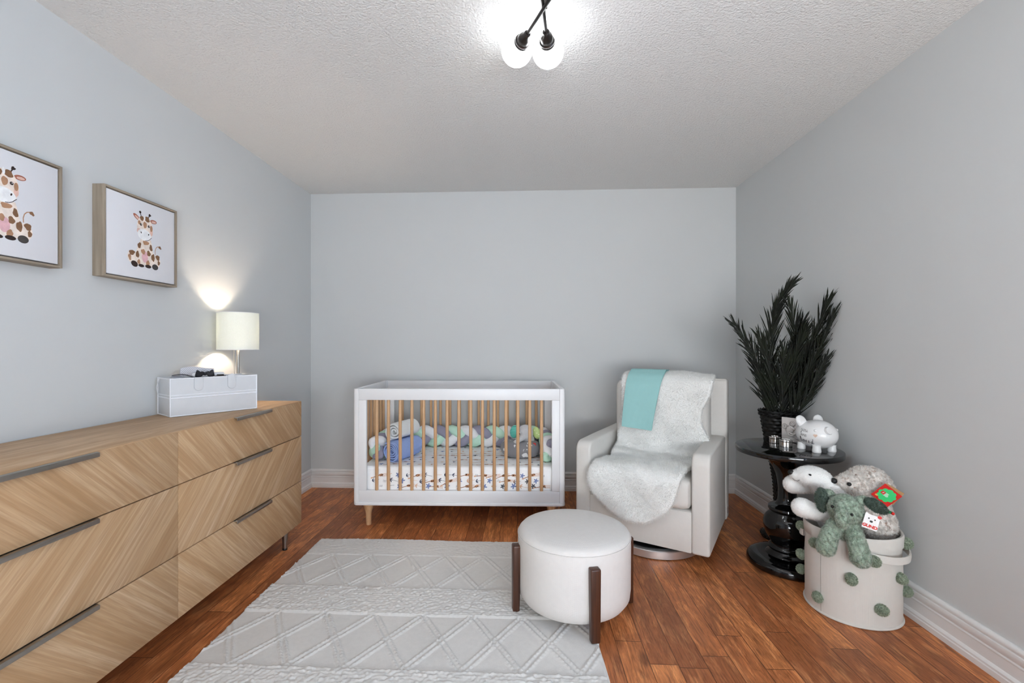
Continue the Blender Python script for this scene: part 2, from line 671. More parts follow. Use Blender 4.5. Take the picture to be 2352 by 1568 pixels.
for lo, hi in (((sy0 - .06, sz0 - .06), (sy1 + .06, sz0)), ((sy0 - .06, sz1), (sy1 + .06, sz1 + .06)), ((sy0 - .06, sz0), (sy0, sz1)), ((sy1, sz0), (sy1 + .06, sz1))):
    b.box((UR - .015, lo[0], lo[1]), (UR + .09, hi[0], hi[1]), .004)
struct('window_2', b, trim_m)

# moulded baseboard: profile (out from wall, height)
PROF = [(0, 0), (.019, 0), (.019, .021), (.0165, .0245), (.0165, .032), (.013, .037), (.0105, .0405), (.0085, .042), (.0085, .083), (.0105, .0855),
        (.0105, .0895), (.0072, .093), (.0072, .0955), (.010, .098), (.0135, .107), (.0145, .116), (.0135, .1235), (.0085, .1265), (.0085, .129), (.0125, .1315),
        (.0135, .138), (.012, .1445), (.0085, .149), (.006, .1515), (0, .1515)]


def baseboard(name, p0, p1, out):
    b = B()
    d = Vector(p1) - Vector(p0)
    L = d.length
    d.normalize()
    o = Vector(out)
    Mx = Matrix(((o.x, 0, d.x, p0[0]), (o.y, 0, d.y, p0[1]), (0, 1, 0, 0), (0, 0, 0, 1)))
    b.prism([(p[0], p[1]) for p in PROF], L, mat=Mx)
    bmesh.ops.recalc_face_normals(b.bm, faces=b.bm.faces)
    struct(name, b, trim_m, angle=25)


baseboard('baseboard_left', (UL, VF, 0), (UL, VB, 0), (1, 0, 0))
baseboard('baseboard_back', (UL, VB, 0), (UR, VB, 0), (0, -1, 0))
baseboard('baseboard_right', (UR, VF, 0), (UR, VB, 0), (-1, 0, 0))

# ------------------------------------------------------------------ dresser
D0, D1, DM = .741, 2.686, 1.7135          # along the wall
DF, DB, DT = -1.357, -1.787, .843         # front, back, top
dr = thing('dresser', 'long oak dresser with six angled-grain drawers against left wall', 'dresser', (-1.57, DM, 0))


def dl(p):
    return (p[0] + 1.57, p[1] - DM, p[2])


b = B().box(dl((DB, D0, DT - .018)), dl((DF - .001, D1, DT)), .0015)
part('top_panel', b, oak_top, dr)
b = B().box(dl((DB, D0, .113)), dl((DF - .02, D0 + .018, DT - .018)), .001).box(dl((DB, D1 - .018, .113)), dl((DF - .02, D1, DT - .018)), .001)
b.box(dl((DB, D0 + .018, .113)), dl((DF - .02, D1 - .018, .131)), .001)
part('carcass', b, oak_top, dr)
b = B().box(dl((DB + .002, D0 + .02, .133)), dl((DF - .021, D1 - .02, DT - .019)))
part('gap_shade_block', b, gap_dark, dr)  # solid dark block inside the carcass, imitates shade in the drawer gaps
rowz = [(.6345, DT - .004), (.364, .6305), (.111, .360)]
for ci, (y0, y1) in enumerate(((D0, DM - .0012), (DM + .0012, D1))):
    for ri, (z0, z1) in enumerate(rowz):
        cy, cz = (y0 + y1) / 2, (z0 + z1) / 2
        d = part('drawer', B().box((-.0195, -(y1 - y0) / 2, -(z1 - z0) / 2), (0, (y1 - y0) / 2, (z1 - z0) / 2), .001), oak_b if ri == 1 else oak_a, dr,
                 loc=dl((DF, cy, cz)))
        zt = (z1 - z0) / 2
        pl = []
        for k in range(9):
            a = PI / 2 * k / 8
            pl.append((.148 - .014 + .014 * math.sin(a), .004 + .014 * math.cos(a) - .0))
        pl = [(-.148, -.012), (.148, -.012)] + [(.148, .004)] + [(.148 - .012 + .012 * math.cos(R(a)), .004 + .012 * math.sin(R(a))) for a in range(0, 91, 15)] + \
             [(-.136 + .012 * math.cos(R(a)), .004 + .012 * math.sin(R(a))) for a in range(90, 181, 15)] + [(-.148, .004)]
        hb = B()
        # thin tab: flat plate over the drawer edge with a down-turned lip
        hb.prism([(p[1], p[0]) for p in pl], .003, bev=.0008, mat=Matrix.Translation((0, 0, zt - .001)))
        hb.box((.0125, -.146, zt - .013), (.0155, .146, zt + .001), .001)
        part('handle', hb, steel_m, d, label='thin brushed metal edge pull')
for y in (D0 + .12, DM, D1 - .125):
    for x in (DF - .034, DB + .05):
        if y == DM and x == DF - .034:
            continue
        b = B().lathe([(.012, .004), (.012, .012), (.0125, .012), (.017, .113)], 20, mat=Matrix.Translation(dl((x, y, 0))))
        lg = part('leg', b, steel_m, dr, label='slim metal leg')
        b = B().lathe([(.0125, 0), (.0135, .002), (.0135, .010), (.012, .012)], 20, mat=Matrix.Translation(dl((x, y, 0))))
        part('foot_cap', b, black_m, lg)

# ------------------------------------------------------------------ framed giraffe prints
gc = dict(cream='#efe1d6', brown='#86654d', tan='#b48a6d', dark='#3f3431', grey='#4e4a48', pink='#e3b5bb', blush='#e2bdb0', white='#f3f3f4', ear='#a86a58')
gm = {k: M('print_' + k, v, .8, var=.12, vscale=45, spec=.1) for k, v in gc.items()}
gk = list(gm)
canvas_m = M('print_paper', '#e2e2e6', .8, var=.005, spec=.15)
frame_m = M_wood('frame_greige', '#857868', '#a89a88', 2, .6)
frame_h = M_wood('frame_greige_rail', '#857868', '#a89a88', 1, .6)


def giraffe(b):
    lay = [0]

    def E(c, v, z, rv, rz, rot=0, n=28, wob=.0):
        lay[0] += 1
        x = .0002 + lay[0] * .00001
        a = R(rot)
        pts = []
        for i in range(n):
            t = 2 * PI * i / n
            k = 1 + wob * math.sin(3 * t + v * 90) + wob * .6 * math.sin(5 * t + z * 70)
            p, q = rv * k * math.cos(t), rz * k * math.sin(t)
            pts.append((x, v + p * math.cos(a) - q * math.sin(a), z + p * math.sin(a) + q * math.cos(a)))
        b.poly(pts, 1 + gk.index(c))

    def Pg(c, pts):
        lay[0] += 1
        b.poly([(.0002 + lay[0] * .00001, *p) for p in pts], 1 + gk.index(c))

    def line(c, pts, w):
        for (p, q) in zip(pts, pts[1:]):
            dv = Vector((q[0] - p[0], q[1] - p[1]))
            nn = Vector((-dv.y, dv.x)).normalized() * w
            Pg(c, [(p[0] + nn.x, p[1] + nn.y), (p[0] - nn.x, p[1] - nn.y), (q[0] - nn.x, q[1] - nn.y), (q[0] + nn.x, q[1] + nn.y)])
    line('tan', [(.067, -.052), (.066, -.036), (.07, -.022), (.078, -.013), (.09, -.010)], .0016)
    E('brown', .094, -.014, .009, .006, -35, wob=.12)
    for v, z in ((-.057, -.084), (.07, -.084)):
        E('cream', v, z, .026, .029)
    E('brown', -.060, -.066, .015, .011, 15, wob=.1)
    E('tan', -.071, -.088, .007, .014, 12, wob=.1)
    E('brown', .081, -.064, .011, .013, 35, wob=.1)
    E('brown', .087, -.088, .007, .011, 0, wob=.1)
    Pg('cream', [(-.013, .004), (.042, .010), (.050, -.02), (.055, -.045), (.062, -.075), (.066, -.10), (.055, -.112), (.012, -.112), (.006, -.112), (-.032, -.118), (-.043, -.1), (-.039, -.06), (-.03, -.03)])
    E('pink', .009, -.074, .017, .026)
    for c, v, z, rv, rz, rot in (('brown', -.021, -.026, .009, .014, -15), ('tan', .014, -.008, .017, .010, 0), ('brown', .042, -.026, .008, .015, 10), ('brown', -.031, -.069, .009, .015, 0),
                                 ('tan', -.001, -.051, .011, .012, 20), ('brown', .03, -.054, .010, .013, 15), ('brown', .054, -.069, .010, .017, 0), ('tan', .025, -.099, .010, .012, -20),
                                 ('tan', -.024, -.101, .008, .011, 0)):
        E(c, v, z, rv, rz, rot, wob=.1)
    for v, z, rv, rz in ((-.011, -.1165, .016, .007), (.027, -.1145, .017, .008)):
        E('dark', v, z, rv, rz)
    E('dark', -.047, -.114, .018, .013, -15)
    E('grey', .066, -.111, .0175, .0135)
    # ears, horns, head
    E('ear', -.035, .098, .021, .009, -32)
    E('blush', -.033, .096, .014, .005, -32)
    E('ear', .056, .099, .019, .009, 4)
    E('blush', .058, .098, .013, .005, 4)
    line('dark', [(-.009, .1), (-.017, .124)], .002)
    E('dark', -.017, .125, .006, .0055)
    line('dark', [(.025, .106), (.035, .123)], .002)
    E('dark', .035, .124, .007, .006, 20, wob=.15)
    E('cream', .009, .057, .0435, .057)
    E('blush', -.024, .039, .011, .012)
    E('blush', .044, .046, .008, .016)
    E('brown', -.008, .099, .0105, .0105, 0, wob=.08)
    E('brown', .021, .101, .014, .012, -30, wob=.08)
    E('white', .006, .106, .0045, .012, 5)
    E('tan', .009, .073, .010, .015, 0, wob=.06)
    E('tan', .044, .064, .007, .014)
    E('tan', -.022, .077, .007, .009)
    E('white', .006, .026, .037, .026, -6)
    E('dark', -.013, .070, .0058, .0058)
    E('dark', .030, .071, .0058, .0058)
    E('white', -.0115, .0715, .0016, .0016)
    E('white', .0315, .0725, .0016, .0016)
    E('dark', -.012, .034, .0028, .0042, 20)
    E('dark', .029, .033, .0028, .0046, -20)
    line('dark', [(.010, .002), (.022, .0035), (.033, .009), (.041, .018), (.046, .021)], .0011)


def picture(y0, label):
    w, z0, z1, dep, fw = .3935, 1.466, 1.8475, .053, .0085
    f = thing('framed_print', label, 'picture', (UL, y0 + w / 2, z0), group='giraffe prints on the left wall')
    h = z1 - z0
    for s in (-1, 1):
        part('frame_side', B().box((.001, s * w / 2 - (fw if s > 0 else 0), 0), (dep, s * w / 2 + (fw if s < 0 else 0), h), .0008), frame_m, f)
    for zz in (0, h - fw):
        part('frame_rail', B().box((.001, -w / 2 + fw, zz), (dep, w / 2 - fw, zz + fw), .0008), frame_h, f)
    part('backing', B().box((.001, -w / 2 + fw, fw), (.008, w / 2 - fw, h - fw)), black_m, f)
    b = B().box((.008, -w / 2 + fw + .005, fw + .005), (dep - .004, w / 2 - fw - .005, h - fw - .005), .001)
    g = part('canvas', b, canvas_m, f, label='pale canvas print of a seated baby giraffe')
    b = B()
    giraffe(b)
    for v in b.bm.verts:
        v.co.z += .19
        v.co.x += dep - .004
    part('giraffe_print', b, [canvas_m] + [gm[k] for k in gk], g, smooth=False)
    return f


picture(1.803, 'framed giraffe print hanging nearer the lamp, its whole frame in view')
picture(1.2405, 'framed giraffe print cut off by the left edge of the photo')

# ------------------------------------------------------------------ table lamp
lp = thing('table_lamp', 'lit table lamp with pale drum shade behind the white box', 'lamp', (-1.667, 2.558, DT))
zb, zt = 1.153 - DT, 1.364 - DT
q = N('lamp_shade_fabric')
q.t.nodes.remove(q.bsdf)
out = q.t.nodes['Material Output']
dif = q.n('ShaderNodeBsdfDiffuse')
trn = q.n('ShaderNodeBsdfTranslucent')
vec = q.coords(scale=(260, 260, 500))
wv = q.noise(vec, 1, 2)
cc = q.ramp(wv, [(.3, rgb('#eef0e8')), (.7, rgb('#f6f7f2'))])
q.l(cc, dif.inputs[0])
tc_ = q.ramp(wv, [(.3, rgb('#e6ece4')), (.7, rgb('#f0f3ee'))])
q.l(tc_, trn.inputs[0])
ms = q.n('ShaderNodeMixShader')
ms.inputs[0].default_value = .17
q.l(dif.outputs[0], ms.inputs[1])
q.l(trn.outputs[0], ms.inputs[2])
q.l(ms.outputs[0], out.inputs[0])
shade_m = q.m
rs = .1075
b = B().lathe([(.072, 0), (.075, .002), (.075, .012), (.070, .016), (.012, .02), (.008, .026), (.0075, zb + .05), (.011, zb + .052), (.011, zb + .09), (.0, zb + .09)], 32)
part('stand', b, steel_m, lp)
t = bmesh.new()
prof = [(rs, zb), (rs, zt), (rs - .0015, zt), (rs - .0015, zb)]
n = 64
ring = [[t.verts.new((r * math.cos(2 * PI * i / n), r * math.sin(2 * PI * i / n), z)) for i in range(n)] for r, z in prof]
for k in range(4):
    for i in range(n):
        t.faces.new((ring[k][i], ring[k][(i + 1) % n], ring[(k + 1) % 4][(i + 1) % n], ring[(k + 1) % 4][i]))
bmesh.ops.recalc_face_normals(t, faces=t.faces)
b = B()
b.add(t)
part('lamp_shade', b, shade_m, lp)
b = B().tube([(rs * math.cos(2 * PI * i / 48), rs * math.sin(2 * PI * i / 48), zt) for i in range(48)], .0016, 6, closed=True)
part('shade_rim', b, white_lacquer, lp)
b = B().tube([(rs * math.cos(2 * PI * i / 48), rs * math.sin(2 * PI * i / 48), zb) for i in range(48)], .0016, 6, closed=True)
for k in range(3):
    a = 2 * PI * k / 3
    b.tube([(.011 * math.cos(a), .011 * math.sin(a), zb + .06), (rs * math.cos(a), rs * math.sin(a), zb + .002)], .0012, 6)
part('shade_ring', b, white_lacquer, lp)
bulb_m = M_emit('warm_bulb', '#ffe8d0', 275)
part('bulb', B().ell((0, 0, zb + .092), (.021, .021, .028), seg=20), bulb_m, lp)
b = B()
z = zb + .045
while z > .06:
    b.ell((-.013, -.016, z), .0022, seg=8)
    z -= .0058
part('pull_chain', b, steel_m, lp)

# ------------------------------------------------------------------ white fabric box with accessories
bx = thing('storage_box', 'white two-tier fabric box standing on the dresser top', 'box', (-1.645, 2.029, DT), (0, 0, R(55.5)))
BL, BW, BH = .384, .168, .181            # local x length, y toward the wall
fab_box = M('white_nonwoven', '#d3d5d8', .8, var=.02, vscale=20, bump=.15, bscale=500, bdist=.0005, spec=.2)
t = .004
b = B()
b.box((0, 0, .001), (BL, BW, .005), .0015)
for lo, hi in (((0, 0), (BL, t)), ((0, BW - t), (BL, BW)), ((0, t), (t, BW - t)), ((BL - t, t), (BL, BW - t))):
    b.box((*lo, .003), (*hi, BH), .0015)
b.box((t, t, BH - .085), (BL - t, BW - t, BH - .08), .001)
part('body', b, fab_box, bx)
b = B()
for z in (.087, .1, BH - .004):
    b.tube([(0, 0, z), (BL, 0, z), (BL, BW, z), (0, BW, z)], .0032 if z != .1 else .0022, 8, closed=True)
for p in ((0, 0), (BL, 0), (0, BW), (BL, BW)):
    b.tube([(*p, .003), (*p, BH)], .0028, 8)
b.tube([(0, 0, .004), (BL, 0, .004), (BL, BW, .004), (0, BW, .004)], .003, 8, closed=True)
part('piping', b, M('white_piping', '#e9ebf0', .6, var=0), bx)
for x in (.115, .262):
    up = .012 if x > .2 else 0
    pts = [(x - .019, -.002, BH + up * .2)] + [(x - .019 * math.cos(R(a)), -.0025, BH - .045 - .019 * math.sin(R(a))) for a in range(0, 181, 15)] + [(x + .019, -.002, BH + up * .2)]
    tb = B()
    tb.prism([(p[0], p[2]) for p in pts] + ([(x, BH + up)] if up else []), .0022, .0005, mat=Matrix.Translation((0, -.0045, 0)) @ XZ)
    pz = part('pull_tab', tb, fab_box, bx)
    tb = B().tube(pts, .0009, 6)
    part('tab_stitching', tb, M('grey_stitch', '#b9bcc2', .8), pz)
b = B().tube([(-.001, BW * .85, BH - .002), (-.012, BW * .9, BH - .05), (-.001, BW * .93, .09)], .002, 6)
part('side_ribbon', b, fab_box, bx)


def inbox(p):
    return bx.matrix_basis @ Vector(p)


def boxthing(name, label, cat, p, rot=0, src=None, mats=None):
    o = part(name, src, mats)
    o.location = inbox(p)
    o.rotation_euler = (0, 0, R(55.5 + rot))
    return tag(o, label, cat)


# striped shirt folded with its collar up
q = N('striped_cotton')
v = q.coords(scale=(1, 1, 1))
w = q.n('ShaderNodeTexWave', wave_type='BANDS', bands_direction='DIAGONAL')
w.inputs['Scale'].default_value = 60
q.l(v, w.inputs[0])
q.l(q.ramp(w.outputs[1], [(.45, rgb('#dcdbe0')), (.55, rgb('#b5b3ba'))]), q.bsdf.inputs['Base Color'])
q.bsdf.inputs['Roughness'].default_value = .9
stripe_m = q.m


def shirtf(u, v):
    x = -.085 + .17 * u
    z = .0 + .112 * v + .006 * math.sin(u * 5)
    y = .012 * math.sin(u * PI) - .03 * (v - .5) ** 2 + .03 * v
    return Vector((x * (1 - .12 * v), y, z)), Vector((0, -1, .2)).normalized()


me = slab(18, 10, .012, shirtf)
sh = boxthing('folded_shirt', 'folded grey striped baby shirt standing in the white box', 'shirt', (.150, .095, BH - .07), 0, evaluate(me, [('SUBSURF', dict(levels=1))]), stripe_m)
b = B().box((-.09, -.012, 0), (.095, .03, .05), .012, 3)
b.box((-.06, -.02, .04), (.085, .012, .063), .01, 3)
boxthing('folded_vest', 'folded plain white baby vest behind the bow tie in the box', 'clothes', (.165, .06, BH - .045), 4, b, M('white_cotton', '#e8e8ea', .9, var=.03, vscale=40))
# bow tie
b = B()
for s in (-1, 1):
    pts = []
    for k in range(9):
        x = s * (.004 + .034 * k / 8)
        pts.append((x, 0, .003 * math.sin(k)))
    b.tube(pts, [.007 + .0115 * (k / 8) ** .8 for k in range(9)], 14, flat=1, mat=Matrix.Diagonal((1.0, .42, .95, 1)))
b.ell((0, -.002, 0), (.008, .008, .0085), seg=16)
boxthing('bow_tie', 'black bow tie propped on the clothes in the white box', 'bow tie', (.148, .018, BH + .014), 0, b, M('black_satin', '#15141a', .6, var=.1))
# dark necktie lying over the rim
q2 = N('tie_stripes')
w = q2.n('ShaderNodeTexWave', wave_type='BANDS', bands_direction='X')
w.inputs['Scale'].default_value = 18
q2.l(q2.coords(), w.inputs[0])
q2.l(q2.ramp(w.outputs[1], [(.55, rgb('#1e1d27')), (.6, rgb('#3a3945'))]), q2.bsdf.inputs['Base Color'])


def tief(u, v):
    x = -.045 + .09 * u
    return Vector((x, (v - .5) * .028, .006 - .014 * u + .010 * math.sin(u * PI))), Vector((0, 0, 1))


boxthing('necktie', 'small dark striped tie draped left of the bow tie in the box', 'tie', (.067, .042, BH + .004), -28, slab(14, 5, .004, tief), q2.m)
b = B().box((-.022, -.012, 0), (.022, .012, .006), .002).box((-.015, -.012, .0065), (.013, .01, .012), .002)
boxthing('clip_case', 'small dark hinged clip lying right of the bow tie in the box', 'clip', (.222, .03, BH - .004), -6, b, M('dark_brown_metal', '#3a332e', .4, .6))
b = B()
b.tube([(-.03, 0, 0), (-.01, .012, .004), (.015, .006, .004), (.035, -.004, 0)], [.012, .016, .015, .01], 12)
boxthing('rolled_socks', 'rolled pale grey socks at the left end of the white box', 'socks', (.046, .06, BH - .012), 10, b, M('pale_grey_knit', '#c6c6ca', .9))
b = B().box((.02, .03, 0), (BL - .02, BW - .02, .012), .006)
boxthing('folded_cloth', 'folded white cloth lining the top tray of the white box', 'cloth', (0, 0, BH - .079), 0, b, M('white_muslin', '#e6e6e8', .9))

# ------------------------------------------------------------------ crib
CA = R(1.63)
cr = thing('crib', 'white baby crib with natural wood spindles against back wall', 'crib', (-.437, 2.9155, 0), (0, 0, CA))
hw, dp, z0, z1 = .684, .715, .143, .897
b = B().prism([(x, y) for x, y in [(-hw + .02 * (1 - math.cos(a)) if False else 0, 0)]] or [], .02) if False else B()
rc = .028
pts = []
for cx, cy, a0 in ((hw - rc, rc, -90), (hw - rc, dp - rc, 0), (-hw + rc, dp - rc, 90), (-hw + rc, rc, 180)):
    pts += [(cx + (rc + .003) * math.cos(R(a0 + a)), cy + (rc + .003) * math.sin(R(a0 + a))) for a in range(0, 91, 15)]
b.prism(pts, .021, .004, 2, mat=Matrix.Translation((0, 0, z0)), minang=50)
part('base_tray', b, white_lacquer, cr)
for sx in (-1, 1):
    for fy in (0, 1):
        cx, cy = sx * (hw - .017), (.017 if not fy else dp - .017)
        pl = []
        ss = .017
        # square post with one strongly rounded outer corner
        for qx, qy in ((1, -1), (1, 1), (-1, 1), (-1, -1)):
            r_ = .016 if (qx == sx and qy == (1 if fy else -1)) else .002
            a0 = {(1, -1): -90, (1, 1): 0, (-1, 1): 90, (-1, -1): 180}[(qx, qy)]
            pl += [(cx + qx * (ss - r_) + r_ * math.cos(R(a0 + a)), cy + qy * (ss - r_) + r_ * math.sin(R(a0 + a))) for a in range(0, 91, 15)]
        part('corner_post', B().prism(pl, z1 - .164, .0008, 1, mat=Matrix.Translation((0, 0, .164)), minang=60), white_lacquer, cr)
zi0, zi1 = .2385, .8245
for fy in (0, 1):
    ya, yb = (.003, .028) if not fy else (dp - .028, dp - .003)
    xi = hw - .0345
    part('top_rail', B().box((-xi, ya, zi1), (xi, yb, z1), .002), white_lacquer, cr)
    part('bottom_rail', B().box((-xi, ya, .1645), (xi, yb, zi0), .002), white_lacquer, cr)
    for s in (-1, 1):
        a, c = sorted((s * xi, s * (xi - .049)))
        part('stile', B().box((a, ya, zi0 + .0005), (c, yb, zi1 - .0005), .0015), white_lacquer, cr)
    for k in range(15):
        x = -.535 + .0764 * k
        b = B().lathe([(.0102, zi0 - .004), (.0106, zi0 + .1), (.0106, zi1 - .1), (.0102, zi1 + .004)], 14)
        part('spindle', b, spindle_m, cr, loc=(x, (ya + yb) / 2, 0))
for s in (-1, 1):
    xa, xb = sorted((s * (hw - .003), s * (hw - .028)))
    part('end_top_rail', B().box((xa, .0345, zi1), (xb, dp - .0345, z1), .002), white_lacquer, cr)
    part('end_bottom_rail', B().box((xa, .0345, .1645), (xb, dp - .0345, zi0), .002), white_lacquer, cr)
    for k in range(8):
        y = .085 + (dp - .17) * k / 7
        b = B().lathe([(.0102, zi0 - .004), (.0106, zi0 + .1), (.0106, zi1 - .1), (.0102, zi1 + .004)], 14)
        part('spindle', b, spindle_m, cr, loc=(s * (hw - .0155), y, 0))
    for y in (.055, dp - .055):
        b = B().lathe([(.0165, 0), (.0175, .003), (.0185, .07), (.021, .085), (.027, .108), (.035, .135), (.037, z0)], 24, mat=Matrix.Translation((s * (hw - .083), y, 0)))
        part('leg', b, spindle_m, cr)
part('mattress_support', B().box((-hw + .036, .034, .195), (hw - .036, dp - .034, .222), .003), M('charcoal_board', '#3c3b40', .8), cr)

# mattress with printed sheet
mt_cols = dict(white='#fafafa', tan='#cf9a74', dark='#2f2828', navy='#3a4158', blue='#7b8cb8', grey='#5a5c62', peach='#dcae8c')
mm = {k: M('sheet_' + k, v, .9, var=.02, vscale=30, spec=.1) for k, v in mt_cols.items()}
mk = list(mm)
ML, MW, MZ0, MZ1 = .645, .66, .223, .388


def mattress():
    b = B()
    t = bmesh.new()
    bmesh.ops.create_cube(t, size=1)
    for v in t.verts:
        v.co = Vector((v.co.x * ML * 2, v.co.y * MW, v.co.z * (MZ1 - MZ0)))
    vert = [e for e in t.edges if abs(e.verts[0].co.z - e.verts[1].co.z) > .01]
    bmesh.ops.bevel(t, geom=vert, offset=.07, segments=6, affect='EDGES', profile=.5)
    hor = [e for e in t.edges if len(e.link_faces) == 2 and e.calc_face_angle() > R(60)]
    bmesh.ops.bevel(t, geom=hor, offset=.022, segments=4, affect='EDGES', profile=.5)
    b.add(t)
    rnd = random.Random(5)
    top, fr = (MZ1 - MZ0) / 2, -MW / 2

    def stroke(fn, pts, w, mi):
        for p, q in zip(pts, pts[1:]):
            d = Vector((q[0] - p[0], q[1] - p[1]))
            nn = Vector((-d.y, d.x)).normalized() * w / 2
            fn([(p[0] + nn.x, p[1] + nn.y), (p[0] - nn.x, p[1] - nn.y), (q[0] - nn.x, q[1] - nn.y), (q[0] + nn.x, q[1] + nn.y)], mi)

    def blob(fn, c, rx, ry, rot, mi, n=12):
        a = rot
        fn([(c[0] + rx * math.cos(t) * math.cos(a) - ry * math.sin(t) * math.sin(a), c[1] + rx * math.cos(t) * math.sin(a) + ry * math.sin(t) * math.cos(a))
            for t in [2 * PI * i / n for i in range(n)]], mi)

    def motif(kind, cx, cy, rot, sc, place):
        ca, sa = math.cos(rot), math.sin(rot)
        lift = [0]

        def fn(pts, mi):
            lift[0] += .00003
            out = [(cx + sc * (x * ca - y * sa), cy + sc * (x * sa + y * ca)) for x, y in pts]
            # split into safe polygon
            b.poly([place(x, y, lift[0]) for x, y in out], mk.index(mi))
        if kind == 0:      # giraffe lying sideways, neck to the left
            stroke(fn, [(-.052, -.012), (-.008, 0)], .0042, 'tan')
            blob(fn, (-.056, -.0135), .008, .004, .3, 'peach')
            blob(fn, (.004, .002), .015, .0082, .2, 'tan')
            for s in range(4):
                stroke(fn, [(.012, .008 - s * .005), (.046, .011 - s * .0055)], .002, 'peach')
            for k in range(9):
                blob(fn, (.004 + rnd.uniform(-.012, .012), .002 + rnd.uniform(-.006, .006)), .0028, .0023, rnd.random() * 3, 'dark', 7)
            for k in range(5):
                blob(fn, (-.012 - k * .008, -.001 - k * .0022), .0024, .002, 0, 'dark', 7)
        elif kind == 1:    # three-pronged twig
            c = rnd.choice(['navy', 'navy', 'peach'])
            stroke(fn, [(.028, 0), (-.016, 0)], .0017, c)
            for a in (-.9, 0, .9):
                blob(fn, (-.017 + .009 * math.cos(a) * .4, .0095 * math.sin(a)), .0095, .0028, a * .75, c, 9)
        elif kind == 2:    # leaf cluster
            c = rnd.choice(['blue', 'grey', 'blue'])
            for a in (0, 1.15, 2.2, 3.5, 4.6):
                blob(fn, (.009 * math.cos(a), .009 * math.sin(a)), .010, .0042, a, c, 9)
        elif kind == 3:    # grass dashes
            for k in range(4):
                stroke(fn, [(-.008 + k * .005, -.007), (-.006 + k * .005, .007)], .0012, 'grey')
        else:              # peach twig
            for a in (.5, -.5):
                stroke(fn, [(-.014, 0), (.006 * math.cos(a), .018 * math.sin(a))], .003, 'peach')
            stroke(fn, [(-.014, 0), (.02, .004)], .0024, 'peach')
    seq = [0, 1, 2, 1, 0, 4, 1, 3, 2, 0]

    def fill(x0, x1, y0, y1, place, k, dy=.036, dx=.062):
        row = 0
        y = y0 + .016
        while y < y1:
            x = x0 + (.02 if row % 2 else .055)
            while x < x1:
                motif(rnd.choices([0, 1, 2, 3, 4], [4, 4, 3, 1.2, 1.2])[0], x + rnd.uniform(-.008, .008), y + rnd.uniform(-.004, .004), rnd.uniform(-.25, .25), rnd.uniform(.9, 1.1), place)
                k += 1
                x += dx
            y += dy
            row += 1
            k += 3
    fill(-ML + .06, ML - .06, -MW / 2 + .045, MW / 2 - .05, lambda x, y, l: (x, y, top + .0002 + l), 0, .062, .088)
    fill(-ML + .075, ML - .09, -top + .022, top - .022, lambda x, y, l: (x, fr - .0002 - l, y), 4)
    return b


o = part('crib_mattress', mattress(), [mm[k] for k in mk])
o.matrix_basis = cr.matrix_basis @ Matrix.Translation((0, dp / 2, (MZ0 + MZ1) / 2))
tag(o, 'crib mattress in a white sheet printed with giraffes and leaves', 'mattress')


def crib_local(o, p, rz=0, rx=0, ry=0):
    o.matrix_basis = cr.matrix_basis @ Matrix.Translation(p) @ Euler((rx, ry, rz)).to_matrix().to_4x4()


# braided bumper
br = thing('braided_bumper', 'braided cot bumper of white, mint and grey tubes inside crib', 'bumper')
crib_local(br, (0, 0, MZ1))
xin, yb_ = ML - .055, dp - .088
path = [Vector((-xin, .14, 0)), Vector((-xin, yb_ - .13, 0))]
for a in range(0, 91, 10):
    path.append(Vector((-xin + .13 - .13 * math.cos(R(a)), yb_ - .13 + .13 * math.sin(R(a)), 0)))
for a in range(90, -1, -10):
    path.append(Vector((xin - .13 + .13 * math.cos(R(a)), yb_ - .13 + .13 * math.sin(R(a)), 0)))
path.append(Vector((xin, .12, 0)))
seg = [0]
for p, q in zip(path, path[1:]):
    seg.append(seg[-1] + (q - p).length)
LT = seg[-1]


def along(s):
    for i in range(len(seg) - 1):
        if s <= seg[i + 1] + 1e-9:
            k = (s - seg[i]) / max(1e-9, seg[i + 1] - seg[i])
            d = (path[i + 1] - path[i]).normalized()
            return path[i].lerp(path[i + 1], k), d
    return path[-1], d


for i, (nm, cl) in enumerate((('white', '#f8f8fa'), ('mint', '#d0f4de'), ('grey', '#a19eb0'))):
    pts, rad = [], []
    ns = 300
    for k in range(ns + 1):
        s = LT * k / ns
        p, d = along(s)
        nrm = Vector((-d.y, d.x, 0))
        ph = 2 * PI * s / .315 + 2 * PI * i / 3 + .4
        h = .082 + .047 * math.sin(ph)
        w = .021 * math.sin(2 * ph)
        pts.append(p + nrm * w + Vector((0, 0, h)))
        e = min(s, LT - s)
        rad.append(.037 * min(1, .35 + e / .05))
    part('strand', B().tube(pts, rad, 14, flat=1.0), M_fabric('braid_' + nm, cl, wscale=1200, bump=.15), br, label=nm + ' fabric tube of the braid')


